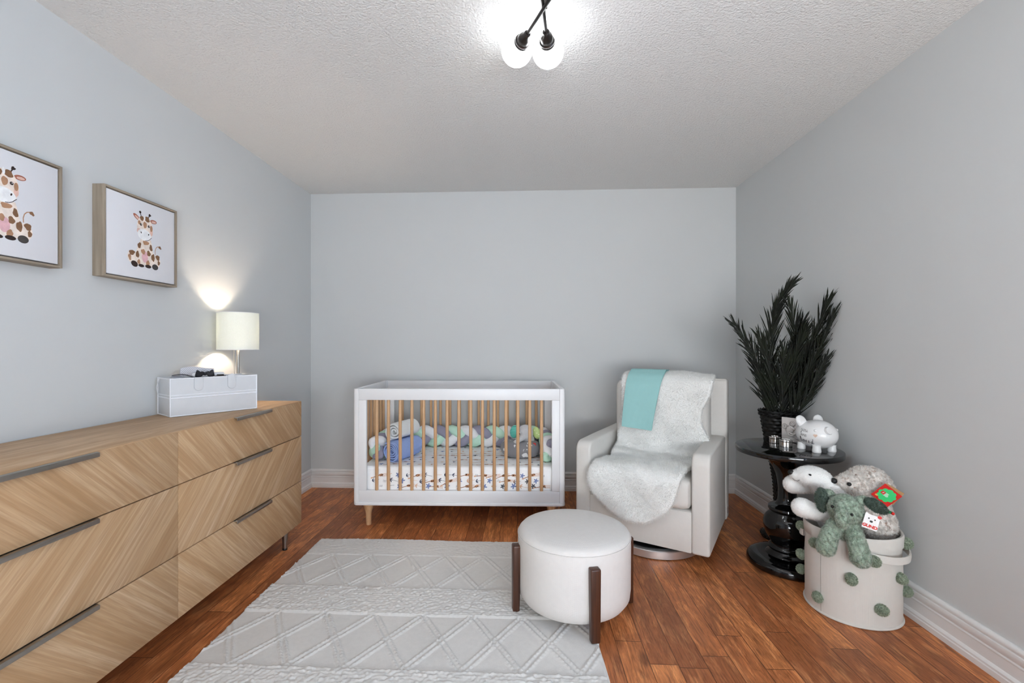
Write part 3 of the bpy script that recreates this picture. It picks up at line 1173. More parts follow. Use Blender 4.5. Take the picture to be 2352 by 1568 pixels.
def roll(name, label, R0, turns, thick, length, col, p, rz, tail=False, sq=1.0, tilt=0):
    pts = []
    n = int(turns * 30)
    r = .006
    for k in range(n + 1):
        a = 2 * PI * turns * k / n
        rr = r + (R0 - r) * k / n
        wob = 1 + .05 * math.sin(3 * a + k * .05)
        pts.append((rr * wob * math.cos(a), rr * wob * math.sin(a) * sq))
    if tail:
        x, y = pts[-1]
        for k in range(1, 6):
            pts.append((x - k * .014 * (1 if tail > 0 else -1), y - .002 * k))
    inner = []
    for i, pnt in enumerate(pts):
        a, b_ = pts[max(0, i - 1)], pts[min(len(pts) - 1, i + 1)]
        d = Vector((b_[0] - a[0], b_[1] - a[1])).normalized()
        inner.append((pnt[0] - d.y * thick * -1, pnt[1] + d.x * thick * -1))
    ns = 7
    V, Fq = [], []
    m = len(pts)
    for s in range(ns):
        y = length * s / (ns - 1)
        sh = 1 - .05 * (s in (0, ns - 1))
        for P in (pts, inner):
            for i, pnt in enumerate(P):
                pull = .02 * (1 - i / m) * (1 if s == 0 else 0)
                V.append((pnt[0] * sh, y + pull * .6, pnt[1] * sh))
    for s in range(ns - 1):
        o0, o1 = s * 2 * m, (s + 1) * 2 * m
        for i in range(m - 1):
            Fq.append((o0 + i, o0 + i + 1, o1 + i + 1, o1 + i))
            Fq.append((o0 + m + i + 1, o0 + m + i, o1 + m + i, o1 + m + i + 1))
    for s in (0, ns - 1):
        o0 = s * 2 * m
        for i in range(m - 1):
            Fq.append((o0 + i, o0 + m + i, o0 + m + i + 1, o0 + i + 1))
    for s in range(ns - 1):
        o0, o1 = s * 2 * m, (s + 1) * 2 * m
        Fq.append((o0 + m - 1, o1 + m - 1, o1 + 2 * m - 1, o0 + 2 * m - 1))
        Fq.append((o0, o0 + m, o1 + m, o1))
    me = raw_mesh(name, V, Fq)
    bm = bmesh.new()
    bm.from_mesh(me)
    bmesh.ops.remove_doubles(bm, verts=bm.verts, dist=.00005)
    bmesh.ops.recalc_face_normals(bm, faces=bm.faces)
    bm.to_mesh(me)
    bm.free()
    o = part(name, me, M_fabric(name + '_' + col.strip('#'), col, wscale=500, bump=.5), angle=50)
    crib_local(o, p, rz, tilt)
    return tag(o, label, 'blanket')


roll('rolled_blanket', 'rolled blue blanket lying on the crib mattress under the white roll', .066, 4.2, .009, .27, '#a3baee', (-.475, .13, MZ1 + .071), R(-24), tail=1)
roll('rolled_blanket', 'rolled white blanket resting on top of the blue roll in crib', .062, 2.7, .012, .24, '#f6f8f7', (-.475, .195, MZ1 + .192), R(-22), sq=.9)

# plush elephant with neck pillow
ph_ = thing('plush_toy', 'grey plush elephant with teal and lime ears sitting in crib', 'plush toy')
crib_local(ph_, (.425, .335, MZ1 + .001), R(-8))
pts, rad = [], []
for k in range(25):
    a = R(-230 + 280 * k / 24)
    pts.append((.092 * math.cos(a) - .02, .07 * math.sin(a), .058))
    rad.append(.05 + .010 * math.sin(PI * k / 24))
me = blobs([('t', pts, rad)], .008, 4)
plush_gry = M_two('grey_minky_print', '#8e8d91', '#f0f0f0', 24, .60, .62, .9, 1)
part('pillow_body', me, plush_gry, ph_)
head_m = M('light_grey_plush', '#d2d2d4', .9, var=.04, vscale=60, sheen=.3)
me = blobs([('e', (.018, -.03, .170), (.056, .053, .058)), ('t', [(.012, -.07, .155), (-.008, -.098, .138), (-.03, -.108, .124), (-.044, -.106, .120)], [.024, .019, .016, .014]), ('e', (.03, 0, .115), (.05, .05, .05))], .006, 6)
part('head', me, head_m, ph_)
q = N('teal_stripe_ear')
w = q.n('ShaderNodeTexWave', wave_type='BANDS', bands_direction='Z')
w.inputs['Scale'].default_value = 30
q.l(q.coords(), w.inputs[0])
q.l(q.ramp(w.outputs[1], [(.55, rgb('#20a08f')), (.65, rgb('#8fe0d0'))]), q.bsdf.inputs['Base Color'])
part('ear', B().ell((-.062, -.012, .172), (.034, .016, .047), (0, .2, 0)), q.m, ph_, label='teal striped ear')
q = N('lime_dot_ear')
vo = q.n('ShaderNodeTexVoronoi')
vo.inputs['Scale'].default_value = 60
q.l(q.coords(), vo.inputs['Vector'])
q.l(q.ramp(vo.outputs['Distance'], [(.25, rgb('#eef5c8')), (.32, rgb('#c9e094'))]), q.bsdf.inputs['Base Color'])
part('ear', B().ell((.096, -.005, .166), (.028, .016, .045), (0, -.25, 0)), q.m, ph_, label='lime dotted ear')
for x in (-.018, .052):
    e = part('eye', B().ell((x, -.0805, .172), (.008, .005, .012), seg=14), card_white, ph_)
    part('pupil', B().ell((x, -.085, .171), (.0045, .003, .007), seg=12), black_m, e)
part('satin_tag', B().box((.074, -.068, .085), (.096, -.064, .108), .003), red_m, ph_, label='small red fabric tag')
part('bow', B().ell((.085, .03, .11), (.03, .03, .035)), M('dark_ribbon', '#3d3b40', .8), ph_)

# ------------------------------------------------------------------ glider armchair
GA = R(-29.9)
GO = (.6245, 2.5955, 0)
gl = thing('glider_chair', 'cream upholstered swivel glider armchair between crib and side table', 'armchair', GO, (0, 0, GA))
W2 = .3765
AT = .092


def arm_profile():
    p = [(0, .07), (0, .54)]
    p += [(.06 - .06 * math.cos(R(a)), .54 + .06 * math.sin(R(a))) for a in range(15, 91, 15)]
    p += [(.30, .604), (.70, .606), (.72, .606), (.72, .07)]
    return p


for s in (-1, 1):
    x0 = -W2 if s < 0 else W2 - AT
    part('arm', B().prism(arm_profile(), AT, .014, 3, mat=Matrix.Translation((x0, 0, 0)) @ YZ, minang=20), fabric_m, gl)
part('seat_base', B().box((-W2 + AT - .002, .004, .07), (W2 - AT + .002, .70, .29), .008), fabric_m, gl)
# reclined back frame
b = B()
b.prism([(.60, .28), (.625, .955), (.635, .962), (.715, .962), (.725, .95), (.715, .07), (.62, .07)], W2 + .008 + .292, .014, 3, mat=Matrix.Translation((-.292, 0, 0)) @ YZ, minang=25)
part('backrest', b, fabric_m, gl)


def cushion(lo, hi, r, puff):
    t = bmesh.new()
    bmesh.ops.create_cube(t, size=1)
    bmesh.ops.subdivide_edges(t, edges=t.edges, cuts=11, use_grid_fill=True)
    s = Vector([hi[i] - lo[i] for i in range(3)])
    c = Vector([(hi[i] + lo[i]) / 2 for i in range(3)])
    for v in t.verts:
        q_ = Vector((v.co.x * s.x, v.co.y * s.y, v.co.z * s.z))
        core = Vector([max(-s[i] / 2 + r, min(s[i] / 2 - r, q_[i])) for i in range(3)])
        d = q_ - core
        if d.length > 1e-6:
            d = d.normalized() * r
        q_ = core + d
        f = [math.cos(PI * max(-.5, min(.5, q_[i] / s[i]))) for i in range(3)]
        for i in range(3):
            k, l = [j for j in range(3) if j != i]
            q_[i] += (1 if q_[i] > 0 else -1) * puff[i] * f[k] * f[l] * (abs(v.co[i]) > .49)
        v.co = q_ + c
    bb = B()
    bb.add(t)
    return bb


part('seat_cushion', cushion((-W2 + AT + .003, -.012, .291), (W2 - AT - .003, .44, .462), .045, (0, .006, .014)), fabric_m, gl)
part('back_cushion', cushion((-W2 + AT + .001, .43, .455), (W2 - AT + .018, .608, .955), .06, (0, .02, 0)), fabric_m, gl)
b = B().lathe([(.0, .002), (.255, .002), (.261, .006), (.261, .044), (.256, .048), (.0, .048)], 72, mat=Matrix.Translation((.03, .235, 0)))
sw = part('swivel_base', b, chrome_m, gl, label='round brushed steel swivel base')
b = B().lathe([(.0, .0485), (.235, .0485), (.235, .054), (.10, .056), (.08, .07), (0, .07)], 48, mat=Matrix.Translation((.03, .235, 0)))
part('swivel_plate', b, black_m, sw)
part('fabric_tag', B().box((W2 - .001, .655, .105), (W2 + .010, .657, .148), .0005), M('tag_maroon', '#4a1e26', .7), gl, label='small dark fabric tag on the side')

# fleece throw
rows = [(.60, .92, -.20, .29), (.575, .968, -.215, .31), (.53, .983, -.225, .325), (.47, .978, -.23, .333), (.425, .945, -.23, .335), (.405, .88, -.216, .325), (.395, .78, -.212, .275),
        (.392, .70, -.224, .275), (.395, .61, -.24, .318), (.39, .535, -.247, .315), (.345, .492, -.247, .29), (.26, .484, -.245, .285), (.16, .486, -.238, .268), (.07, .486, -.24, .255), (.0, .478, -.262, .245),
        (-.035, .445, -.276, .235), (-.043, .39, -.278, .222), (-.045, .335, -.255, .205), (-.046, .285, -.20, .175), (-.048, .235, -.135, .105), (-.05, .2, -.06, .045)]
ry = np.array(rows)
sarc = np.concatenate([[0], np.cumsum(np.linalg.norm(np.diff(ry[:, :2], axis=0), axis=1))])


def throwf(u, v):
    s = u * sarc[-1]
    c = [np.interp(s, sarc, ry[:, k]) for k in range(4)]
    s2 = s + .004
    c2 = [np.interp(s2, sarc, ry[:, k]) for k in range(2)]
    c1 = [np.interp(s - .004, sarc, ry[:, k]) for k in range(2)]
    d = Vector((0, c2[0] - c1[0], c2[1] - c1[1])).normalized()
    nrm = Vector((0, d.z, -d.y))
    x = c[2] + (c[3] - c[2]) * v
    if nrm.y > 0 and c[1] < .9:
        nrm = -nrm
    wv = .006 * math.sin(9 * x + 14 * s) + .004 * math.sin(23 * x - 17 * s)
    p = Vector((x, c[0], c[1])) + nrm * (.012 + wv)
    return p, nrm


me = slab(90, 36, .016, throwf)
me = evaluate(me, [('SMOOTH', dict(factor=.5, iterations=3))])
me = fur(me, 200000, .0115, .00055, lean=(0, -.1, -.25), clump=.25, freq=40, mats=[fur_white, skin_white], jitter=.3, seed=3)
o = part('fleece_throw', me, fur_white)
o.location = GO
o.rotation_euler = (0, 0, GA)
tag(o, 'fluffy white fleece throw draped over the glider chair back and seat', 'throw')

# teal folded blanket hung over the back
tr = [(.62, .90), (.605, .968), (.56, 1.006), (.48, 1.009), (.422, .978), (.388, .93), (.37, .85), (.358, .76), (.352, .70), (.350, .652)]
ta = np.array(tr)
tarc = np.concatenate([[0], np.cumsum(np.linalg.norm(np.diff(ta, axis=0), axis=1))])


def tealf(off, short):
    def f(u, v):
        s = u * (tarc[-1] - short)
        y, z = np.interp(s, tarc, ta[:, 0]), np.interp(s, tarc, ta[:, 1])
        d = Vector((0, np.interp(s + .005, tarc, ta[:, 0]) - np.interp(s - .005, tarc, ta[:, 0]), np.interp(s + .005, tarc, ta[:, 1]) - np.interp(s - .005, tarc, ta[:, 1]))).normalized()
        nrm = Vector((0, d.z, -d.y))
        if nrm.z < 0 and nrm.y > 0:
            nrm = -nrm
        k = max(0, (z - .645) / .38)
        xl = -.203 + .022 * k
        xr = -.012 + .062 * k
        x = xl + (xr - xl) * v
        bow = .006 * math.sin(v * PI * 1.6 + 1) * (1 - k)
        return Vector((x, y, z)) + nrm * (off + bow) + Vector((0, 0, -.012 * v * (u > .97))), nrm
    return f


me = slab(60, 18, .006, tealf(.010, 0))
tb = part('folded_blanket', evaluate(me, [('SMOOTH', dict(factor=.5, iterations=2))]), teal_m)
tb.location = GO
tb.rotation_euler = (0, 0, GA)
tag(tb, 'folded teal blanket hanging over the chair back on the throw', 'blanket')
me = slab(60, 18, .006, tealf(.0025, .006))
part('folded_layer', evaluate(me, [('SMOOTH', dict(factor=.5, iterations=2))]), teal_m, tb)

# ------------------------------------------------------------------ ottoman
ot = thing('ottoman', 'round cream ottoman with dark walnut legs at the rug corner', 'ottoman', (.211, 2.059, 0))
rb = .249
pr = [(0, .056), (rb - .05, .056), (rb - .02, .062), (rb - .004, .085), (rb, .12), (rb + .001, .30), (rb, .333)]
b = B().lathe(pr + [(rb - .002, .338)], 96)
part('body', b, ottoman_m, ot)
pr = [(rb - .004, .334), (rb - .001, .340), (rb - .004, .349), (rb - .012, .357), (rb - .03, .363), (rb - .08, .369), (.1, .373), (0, .374)]
tp = part('seat_top', B().lathe(pr, 96), ottoman_m, ot)
b = B().tube([((rb + .0005) * math.cos(2 * PI * i / 90), (rb + .0005) * math.sin(2 * PI * i / 90), .3375) for i in range(90)], .0018, 6, closed=True)
part('seam', b, ottoman_m, tp)
a0 = math.atan2(-.258, .057)
for k in range(4):
    a = a0 + k * PI / 2
    b = B()
    zl = .0 if k == 1 else .013
    t = bmesh.new()
    bmesh.ops.create_cube(t, size=1)
    for v in t.verts:
        top = v.co.z > 0
        w = .0425 if top else .038
        dpt = .036 if top else .030
        v.co = Vector(((.0 if v.co.x < 0 else dpt) + (-.002 if top else .004), v.co.y * 2 * w / 2, (.302 if top else zl)))
    bmesh.ops.bevel(t, geom=list(t.edges), offset=.006, segments=3, affect='EDGES', profile=.5)
    b.add(t, mat=Matrix.Rotation(a, 4, 'Z') @ Matrix.Translation((rb - .003, 0, 0)))
    part('leg', b, walnut_m, ot)

# ------------------------------------------------------------------ rug
rx0, rx1, ryf, ryb = -1.243, .286, .575, 2.706
step = .0048
nx, ny = int((rx1 - rx0) / step), int((ryb - ryf) / step)
X = np.linspace(rx0, rx1, nx)[None, :].repeat(ny, 0)
Y = np.linspace(ryf, ryb, ny)[:, None].repeat(nx, 1)
X = X + .006 * np.sin(Y * 9) * ((X > .2) | (X < -1.15)) * np.clip((np.abs(X + .478) - .6) / .16, 0, 1)
s = (ryb - Y)
Yw = Y + .006 * np.sin(X * 6 + .5) * np.clip(1 - s / .25, 0, 1)
per = .552
sm = np.mod(s - .205, per)
Hd = .335
in_d = (sm < Hd) & (s > .205)
edge_band = (s < .205)
tt = sm / Hd
p = .2135
xa = X + .02
f1 = np.abs(np.mod((xa - tt * p) / p + .5, 1) - .5) * p
f2 = np.abs(np.mod((xa + tt * p) / p + .5, 1) - .5) * p
sl = math.cos(math.atan(p / Hd))
f1, f2 = f1 * sl, f2 * sl


def ridge(f, along):
    bead = .65 + .35 * np.sin(along * 2 * PI / .0125)
    return np.exp(-((f - .0105) / .0052) ** 2) * bead - .35 * np.exp(-(f / .0045) ** 2)


dm = np.maximum(ridge(f1, Y + X * .3), ridge(f2, Y - X * .3))
weave = .0007 * (np.sin(X * 2 * PI / .0098) * np.sin(Y * 2 * PI / .0098))


def loops(cx, cy, seed):
    r = np.random.default_rng(seed)
    iy = np.floor(Y / cy).astype(int)
    xo = X + (iy % 2) * cx / 2
    ix = np.floor(xo / cx).astype(int)
    hh = r.random((iy.max() - iy.min() + 1, ix.max() - ix.min() + 1))
    ii, jj = iy - iy.min(), ix - ix.min()
    ox = (r.random(hh.shape) - .5)[ii, jj] * cx * .5
    oy = (r.random(hh.shape) - .5)[ii, jj] * cy * .5
    dx = (np.mod(xo, cx) - cx / 2 - ox) / (cx * .62)
    dy = (np.mod(Y, cy) - cy / 2 - oy) / (cy * .62)
    return np.clip(1 - dx ** 2 - dy ** 2, 0, 1) ** .7 * (.45 + .55 * hh[ii, jj])


shag = np.maximum(loops(.021, .017, 1), .85 * loops(.027, .014, 2))
base = .0085
Z = np.where(in_d, base + .0075 * np.clip(dm, -.5, 1.2) + weave, base + .003 + .0085 * shag)
Z = np.where(edge_band, base + .001 + .0042 * shag, Z)
Z = Z + .0012 * np.sin(X * 5 + 1) * np.sin(Y * 4)
brd = np.minimum(np.minimum(X - rx0, rx1 - X), np.minimum(ryb - Y, Y - ryf))
Z = np.where(brd < .0025, .0006, Z)
Z = np.maximum(Z, .0006)
rg = grid_mesh('rug', np.stack([X, Yw, Z], -1))
rug = part('area_rug', rg, rug_m, angle=0)
tag(rug, 'cream woven rug with raised diamond and shag bands on the floor', 'rug')

# ------------------------------------------------------------------ side table
TX, TY, TZ = 1.402, 2.515, .631
st = thing('side_table', 'glossy black round pedestal side table by right wall', 'table', (TX, TY, 0))
rt = .2525
b = B().lathe([(0, TZ - .028), (rt - .008, TZ - .030), (rt - .002, TZ - .0275), (rt, TZ - .022), (rt, TZ - .006), (rt - .002, TZ - .0015), (rt - .006, TZ), (0, TZ)], 96)
part('tabletop', b, gloss_black, st)
prof = [(.0, .060), (.105, .060), (.098, .068), (.086, .075), (.082, .082), (.09, .088), (.093, .096), (.088, .104), (.078, .112), (.078, .120), (.086, .135), (.102, .160), (.112, .19), (.116, .215), (.113, .24), (.102, .262), (.086, .279), (.082, .285), (.088, .291),
        (.093, .30), (.091, .31), (.082, .317), (.066, .322), (.054, .33), (.047, .345), (.044, .37), (.044, .41), (.048, .45), (.056, .49), (.07, .525), (.095, .558), (.13, .583), (.162, .597), (.18, .6028), (0, .6028)]
part('pedestal', B().lathe(prof, 64), gloss_black, st)
part('base', B().lathe([(0, 0), (.188, 0), (.196, .008), (.197, .026), (.192, .038), (.18, .048), (.155, .055), (.12, .0595), (0, .0595)], 80), gloss_black, st)

# ------------------------------------------------------------------ palm in tall woven vase
pv = thing('potted_palm', 'dark dried palm fronds in a tall black woven floor vase', 'plant', (1.548, 2.868, 0))


def vr(z):
    return float(np.interp(z, [0, .012, .03, .055, .09, .16, .26, .34, .42, .5, .6, .7, .775], [.098, .1, .094, .06, .042, .032, .031, .036, .047, .062, .082, .099, .108]))


nz, na = 190, 120
P = np.zeros((nz, na + 1, 3))
for i in range(nz):
    z = .775 * i / (nz - 1)
    for j in range(na + 1):
        a = 2 * PI * j / na
        k = (math.sin(a * 14 + (i // 5 % 2) * PI) * .5 + .5) * (math.sin(PI * (i % 5) / 5)) if z > .06 else .3
        r_ = vr(z) - .004 + .006 * k
        P[i, j] = (r_ * math.cos(a), r_ * math.sin(a), z)
me = grid_mesh('vase', P)
part('woven_vase', me, weave_m, pv, angle=0)
part('vase_lining', B().lathe([(0, .70), (vr(.7) - .01, .70), (vr(.775) - .008, .772), (vr(.775) - .006, .772), (vr(.7) - .006, .69), (0, .69)], 32), black_m, pv)
b = B()
for rr, zz in ((0, .775), (0, .755), (0, .02)):
    n2 = 90
    R0 = vr(zz) + .001
    for ph in (0, PI):
        b.tube([((R0 + .004 * math.cos(12 * t + ph)) * math.cos(t), (R0 + .004 * math.cos(12 * t + ph)) * math.sin(t), zz + .006 * math.sin(12 * t + ph)) for t in [2 * PI * i / n2 for i in range(n2)]], .0035, 6, closed=True)
part('rim_braid', b, weave_m, pv)

PV = Vector((1.548, 2.868, 0))


def bez(pts, n):
    P = [Vector(p) for p in pts]
    out = []
    for i in range(n + 1):
        t = i / n
        Q = P
        while len(Q) > 1:
            Q = [a.lerp(c, t) for a, c in zip(Q, Q[1:])]
        out.append(Q[0])
    return out


def frond(ctrl, nl, ll, spread, seed, face=(0, -1, 0), start=.1, wl=.0058):
    rnd = random.Random(seed)
    n = 40
    pts = bez(ctrl, n)
    b = B()
    b.tube(pts, [.005 * (1 - .85 * i / n) for i in range(n + 1)], 6)
    fc = Vector(face)
    for k in range(nl):
        t = start + (1 - start) * k / (nl - 1)
        i = min(n - 1, int(t * n))
        p = pts[i].lerp(pts[i + 1], t * n - i)
        d = (pts[i + 1] - pts[i]).normalized()
        sd = d.cross(fc).normalized()
        for s in (-1, 1):
            L = ll * (.55 + .6 * math.sin(PI * min(1, .18 + .82 * t) ** .8)) * rnd.uniform(.8, 1.15)
            sp = spread * rnd.uniform(.7, 1.3) * (1 - .55 * t)
            dd = (d + sd * s * sp + fc * rnd.uniform(-.12, .28) + Vector((rnd.uniform(-.05, .05), 0, rnd.uniform(-.05, .05)))).normalized()
            up = dd.cross(sd * s).normalized()
            wd = dd.cross(fc).normalized() if abs(dd.dot(fc)) < .95 else sd
            ax = (wd + up * rnd.uniform(-.8, .8)).normalized()
            drp = Vector((0, 0, -1)) * L * rnd.uniform(.0, .10) + sd * s * L * rnd.uniform(-.05, .08)
            w = wl * rnd.uniform(.75, 1.15)
            fold = dd.cross(ax).normalized() * w * .5
            sts = []
            for f_, wk in ((0, .4), (.25, 1), (.75, .85), (1, .12)):
                c = p + dd * L * f_ + drp * f_ * f_
                sts.append((c - ax * w * wk + fold * wk, c, c + ax * w * wk + fold * wk))
            V = [[b.bm.verts.new(q_) for q_ in st_] for st_ in sts]
            for a_, c_ in zip(V, V[1:]):
                b.bm.faces.new((a_[0], a_[1], c_[1], c_[0]))
                b.bm.faces.new((a_[1], a_[2], c_[2], c_[1]))
    for v in b.bm.verts:      # leaflets press against the wall
        v.co.x = min(v.co.x, .114 - .004 * rnd.random())
    return b


FR = FRONDS = [
    ([(-.05, -.02, .70), (-.10, -.05, .95), (-.16, -.10, 1.10), (-.345, -.17, 1.30)], 30, .17, .42),
    ([(-.03, -.01, .70), (-.085, -.04, 1.05), (-.13, -.10, 1.38), (-.02, -.16, 1.525)], 44, .16, .36),
    ([(.01, -.03, .70), (.06, -.06, 1.0), (.06, -.14, 1.22), (-.055, -.20, 1.41)], 34, .17, .40),
    ([(.03, -.03, .70), (.06, -.10, 1.0), (.085, -.22, 1.22), (.085, -.31, 1.405)], 36, .17, .36),
    ([(.045, -.02, .70), (.08, -.12, .95), (.10, -.23, 1.15), (.10, -.335, 1.33)], 34, .17, .30),
    ([(0, -.05, .70), (.01, -.08, .95), (.0, -.16, 1.1), (.02, -.22, 1.24)], 32, .18, .38),
    ([(-.045, -.04, .70), (-.07, -.08, .92), (-.10, -.12, 1.06), (-.19, -.15, 1.22)], 28, .16, .40),
    ([(.02, .0, .70), (.03, -.03, 1.0), (.04, -.10, 1.15), (.055, -.14, 1.30)], 30, .17, .34),
    ([(.045, -.05, .70), (.08, -.14, .86), (.095, -.22, .98), (.095, -.29, 1.10)], 26, .15, .34),
    ([(-.06, -.03, .70), (-.085, -.05, .85), (-.12, -.08, .95), (-.20, -.11, 1.06)], 24, .13, .34),
    ([(-.02, -.06, .70), (-.03, -.1, .9), (-.05, -.15, 1.02), (-.07, -.18, 1.15)], 28, .16, .36),
    ([(.02, -.06, .70), (.03, -.12, .85), (.05, -.18, .97), (.06, -.22, 1.08)], 26, .15, .34),
]
for i, (c, nl, ll, sp) in enumerate(FR):
    part('frond', frond(c, int(nl * 1.55), ll, sp * 1.05, 30 + i, wl=.0040), palm_m, pv, smooth=False)

# ------------------------------------------------------------------ things on the side table
# piggy bank
from mathutils.bvhtree import BVHTree
pg = thing('piggy_bank', 'white ceramic piggy bank lettered you are loved on side table', 'piggy bank', (1.512, 2.452, TZ), (0, 0, R(-77)))
RA, RW, RC, ZC = .098, .088, .072, .083          # +x is the snout end, -y the lettered flank
body = blobs([('e', (0, 0, ZC), (RA, RW, RC)), ('e', (.018, 0, ZC + .003), (.086, .084, .073))], .005, 6)
bm_ = bmesh.new()
bm_.from_mesh(body)
pig_bvh = BVHTree.FromBMesh(bm_)
bm_.free()
pbody = part('body', body, ceramic_m, pg, angle=0)
b = B().lathe([(.0, -.02), (.018, -.02), (.0195, .006), (.0175, .010), (.013, .0115), (0, .0105)], 32, mat=Matrix.Translation((RA - .008, -.018, ZC + .032)) @ Matrix.Rotation(R(66), 4, 'Y'))
part('snout', b, ceramic_m, pg)
for s in (-1, 1):
    part('eye', B().ell((.060, s * .062, ZC + .030), (.008, .008, .008), seg=16), ceramic_m, pg)
    me = blobs([('e', (-.040, s * .052, ZC + .062), (.015, .030, .034), (R(-s * 30), R(-14), 0)), ('e', (-.036, s * .042, ZC + .046), (.019, .027, .024))], .004, 5)
    part('ear', me, ceramic_m, pg, angle=0)
for x in (-.045, .05):
    for y in (-.045, .045):
        b = B().lathe([(0, 0), (.0185, 0), (.0205, .003), (.0205, .010), (.0185, .024), (.019, .036), (0, .036)], 24, mat=Matrix.Translation((x, y, 0)))
        part('foot', b, ceramic_m, pg)
part('tail', B().tube([(-RA + .004, 0, ZC + .01), (-RA - .012, .006, ZC + .018), (-RA - .012, -.006, ZC + .026), (-RA - .004, .002, ZC + .03)], [.005, .0045, .004, .003], 10), ceramic_m, pg)
GLY = {
    'y': [[(0, .6), (.05, .25), (.25, .15), (.42, .3), (.5, .6)], [(.5, .6), (.42, .1), (.3, -.4), (.1, -.45), (.1, -.25), (.55, .12)]],
    'o': [[(.3, .58), (.1, .5), (.05, .25), (.18, .05), (.38, .1), (.45, .35), (.3, .58), (.5, .5), (.62, .55)]],
    'u': [[(0, .55), (.04, .2), (.2, .05), (.38, .2), (.45, .55)], [(.45, .55), (.46, .15), (.6, .05), (.7, .15)]],
    'a': [[(.45, .5), (.25, .58), (.06, .35), (.1, .08), (.3, .1), (.45, .5)], [(.45, .52), (.46, .12), (.6, .05), (.72, .2)]],
    'r': [[(0, .1), (.12, .58), (.2, .5), (.36, .55), (.34, .15), (.45, .05), (.6, .2)]],
    'e': [[(0, .2), (.3, .3), (.4, .5), (.25, .6), (.08, .4), (.08, .12), (.25, .03), (.5, .2)]],
    'l': [[(0, .1), (.2, .6), (.25, 1.1), (.14, 1.15), (.08, .6), (.12, .1), (.28, .05)]],
    'v': [[(0, .55), (.08, .5), (.18, .05), (.4, .6), (.55, .52)]],
    'd': [[(.42, .5), (.25, .56), (.06, .35), (.1, .08), (.3, .08), (.48, .5)], [(.6, 1.2), (.48, .5), (.45, .1), (.58, .04), (.75, .15)]],
}


def smooth_line(pts, n=5):
    out = []
    for i in range(len(pts) - 1):
        p0, p1, p2, p3 = pts[max(0, i - 1)], pts[i], pts[i + 1], pts[min(len(pts) - 1, i + 2)]
        for k in range(n):
            t = k / n
            out.append(tuple(.5 * (2 * p1[j] + (p2[j] - p0[j]) * t + (2 * p0[j] - 5 * p1[j] + 4 * p2[j] - p3[j]) * t * t + (3 * p1[j] - p0[j] - 3 * p2[j] + p3[j]) * t ** 3) for j in (0, 1)))
    out.append(pts[-1])
    return out


def on_pig(a, z, lift=.0006):
    d = Vector((math.sin(a), -math.cos(a), 0))
    o_ = Vector((.01, 0, z)) + d * .3
    hit, nrm, _, _ = pig_bvh.ray_cast(o_, -d)
    return (hit + nrm * lift) if hit else o_


def pig_text(b, txt, a0, z0, s, w):
    x = 0
    for ch in txt:
        for st_ in GLY[ch]:
            pts = [on_pig(R(a0) + (x + p[0]) * s / .09, z0 + p[1] * s - x * s * .10) for p in smooth_line(st_)]
            b.tube(pts, w, 6)
        x += .72 if ch not in 'lr' else .5


tx = B()
pig_text(tx, 'you', -12, ZC + .020, .020, .0007)
part('lettering_you', tx, ink_m, pg, label='grey script word you')
tx = B()
pig_text(tx, 'are', -10, ZC - .004, .020, .0007)
part('lettering_are', tx, ink_m, pg, label='grey script word are')
tx = B()
pig_text(tx, 'loved', -14, ZC - .034, .022, .0010)
part('lettering_loved', tx, inkdk_m, pg, label='dark script word loved')
tx = B()
for k in range(7):
    sc_ = .0085 * (1 - k / 7)
    pts = [on_pig(R(39) + sc_ * 16 * math.sin(t) ** 3 / 16 / .09, ZC + .006 + sc_ * (13 * math.cos(t) - 5 * math.cos(2 * t) - 2 * math.cos(3 * t) - math.cos(4 * t)) / 16) for t in [2 * PI * i / 30 for i in range(31)]]
    tx.tube(pts, .0009, 5)
part('heart', tx, M('rose_gold', '#dcc0ae', .5), pg, label='small pale pink heart')

# silver relief plaque
pq = thing('silver_plaque', 'small silver plaque with a cherub relief behind the piggy bank', 'plaque', (1.496, 2.655, TZ), (0, 0, R(-48)))
part('panel', B().box((-.045, 0, .0005), (.05, .005, .136), .002), pewter_m, pq)
part('stand', B().box((-.012, .005, .0005), (.016, .04, .004), .001).box((-.012, .034, .0005), (.016, .038, .08), .001, mat=Matrix.Rotation(R(-4), 4, 'X')), pewter_m, pq)
rl = M('darker_silver', '#8f8580', .35, .8, var=.1, vscale=60)  # darker tone for the lines drawn around the relief
b = B()
b.ell((.012, -.002, .102), (.014, .006, .014))
b.ell((0, -.002, .068), (.020, .007, .024), (0, .5, 0))
for p in ([(q_[0], -.002, q_[1]) for q_ in smooth_line([(-.014, .086), (-.026, .096), (-.034, .088), (-.034, .078), (-.022, .075)])], [(.004, -.004, .08), (.024, -.005, .072), (.03, -.005, .084)],
          [(-.006, -.004, .05), (.016, -.005, .044), (.034, -.004, .05)], [(-.012, -.004, .052), (-.006, -.005, .038), (.02, -.004, .036)]):
    b.tube(p, .0042, 8)
for k in range(5):
    b.tube([(-.04 + .09 * i / 8, -.001, .022 - k * .0045 + .003 * math.sin(i * 1.3 + k)) for i in range(9)], .0022, 6)
part('cherub_relief', b, pewter_m, pq)
b = B()
b.tube([(.012 + .0142 * math.cos(t), -.004, .102 + .0142 * math.sin(t)) for t in [2 * PI * i / 24 for i in range(24)]], .0008, 6, closed=True)
for ln in ([(-.019, .056), (-.022, .068), (-.017, .082), (-.004, .092)], [(-.012, .088), (-.024, .1), (-.036, .094), (-.038, .08), (-.026, .071), (-.016, .074)],
           [(-.016, .05), (-.004, .043), (.012, .041), (.026, .038)], [(.0, .112), (.006, .106), (.014, .111), (.022, .105)], [(-.028, .092), (-.03, .084), (-.024, .078)],
           [(.002, .082), (.014, .073), (.026, .073), (.031, .082)]):
    b.tube([(p[0], -.0075, p[1]) for p in smooth_line(ln)], .0008, 6)
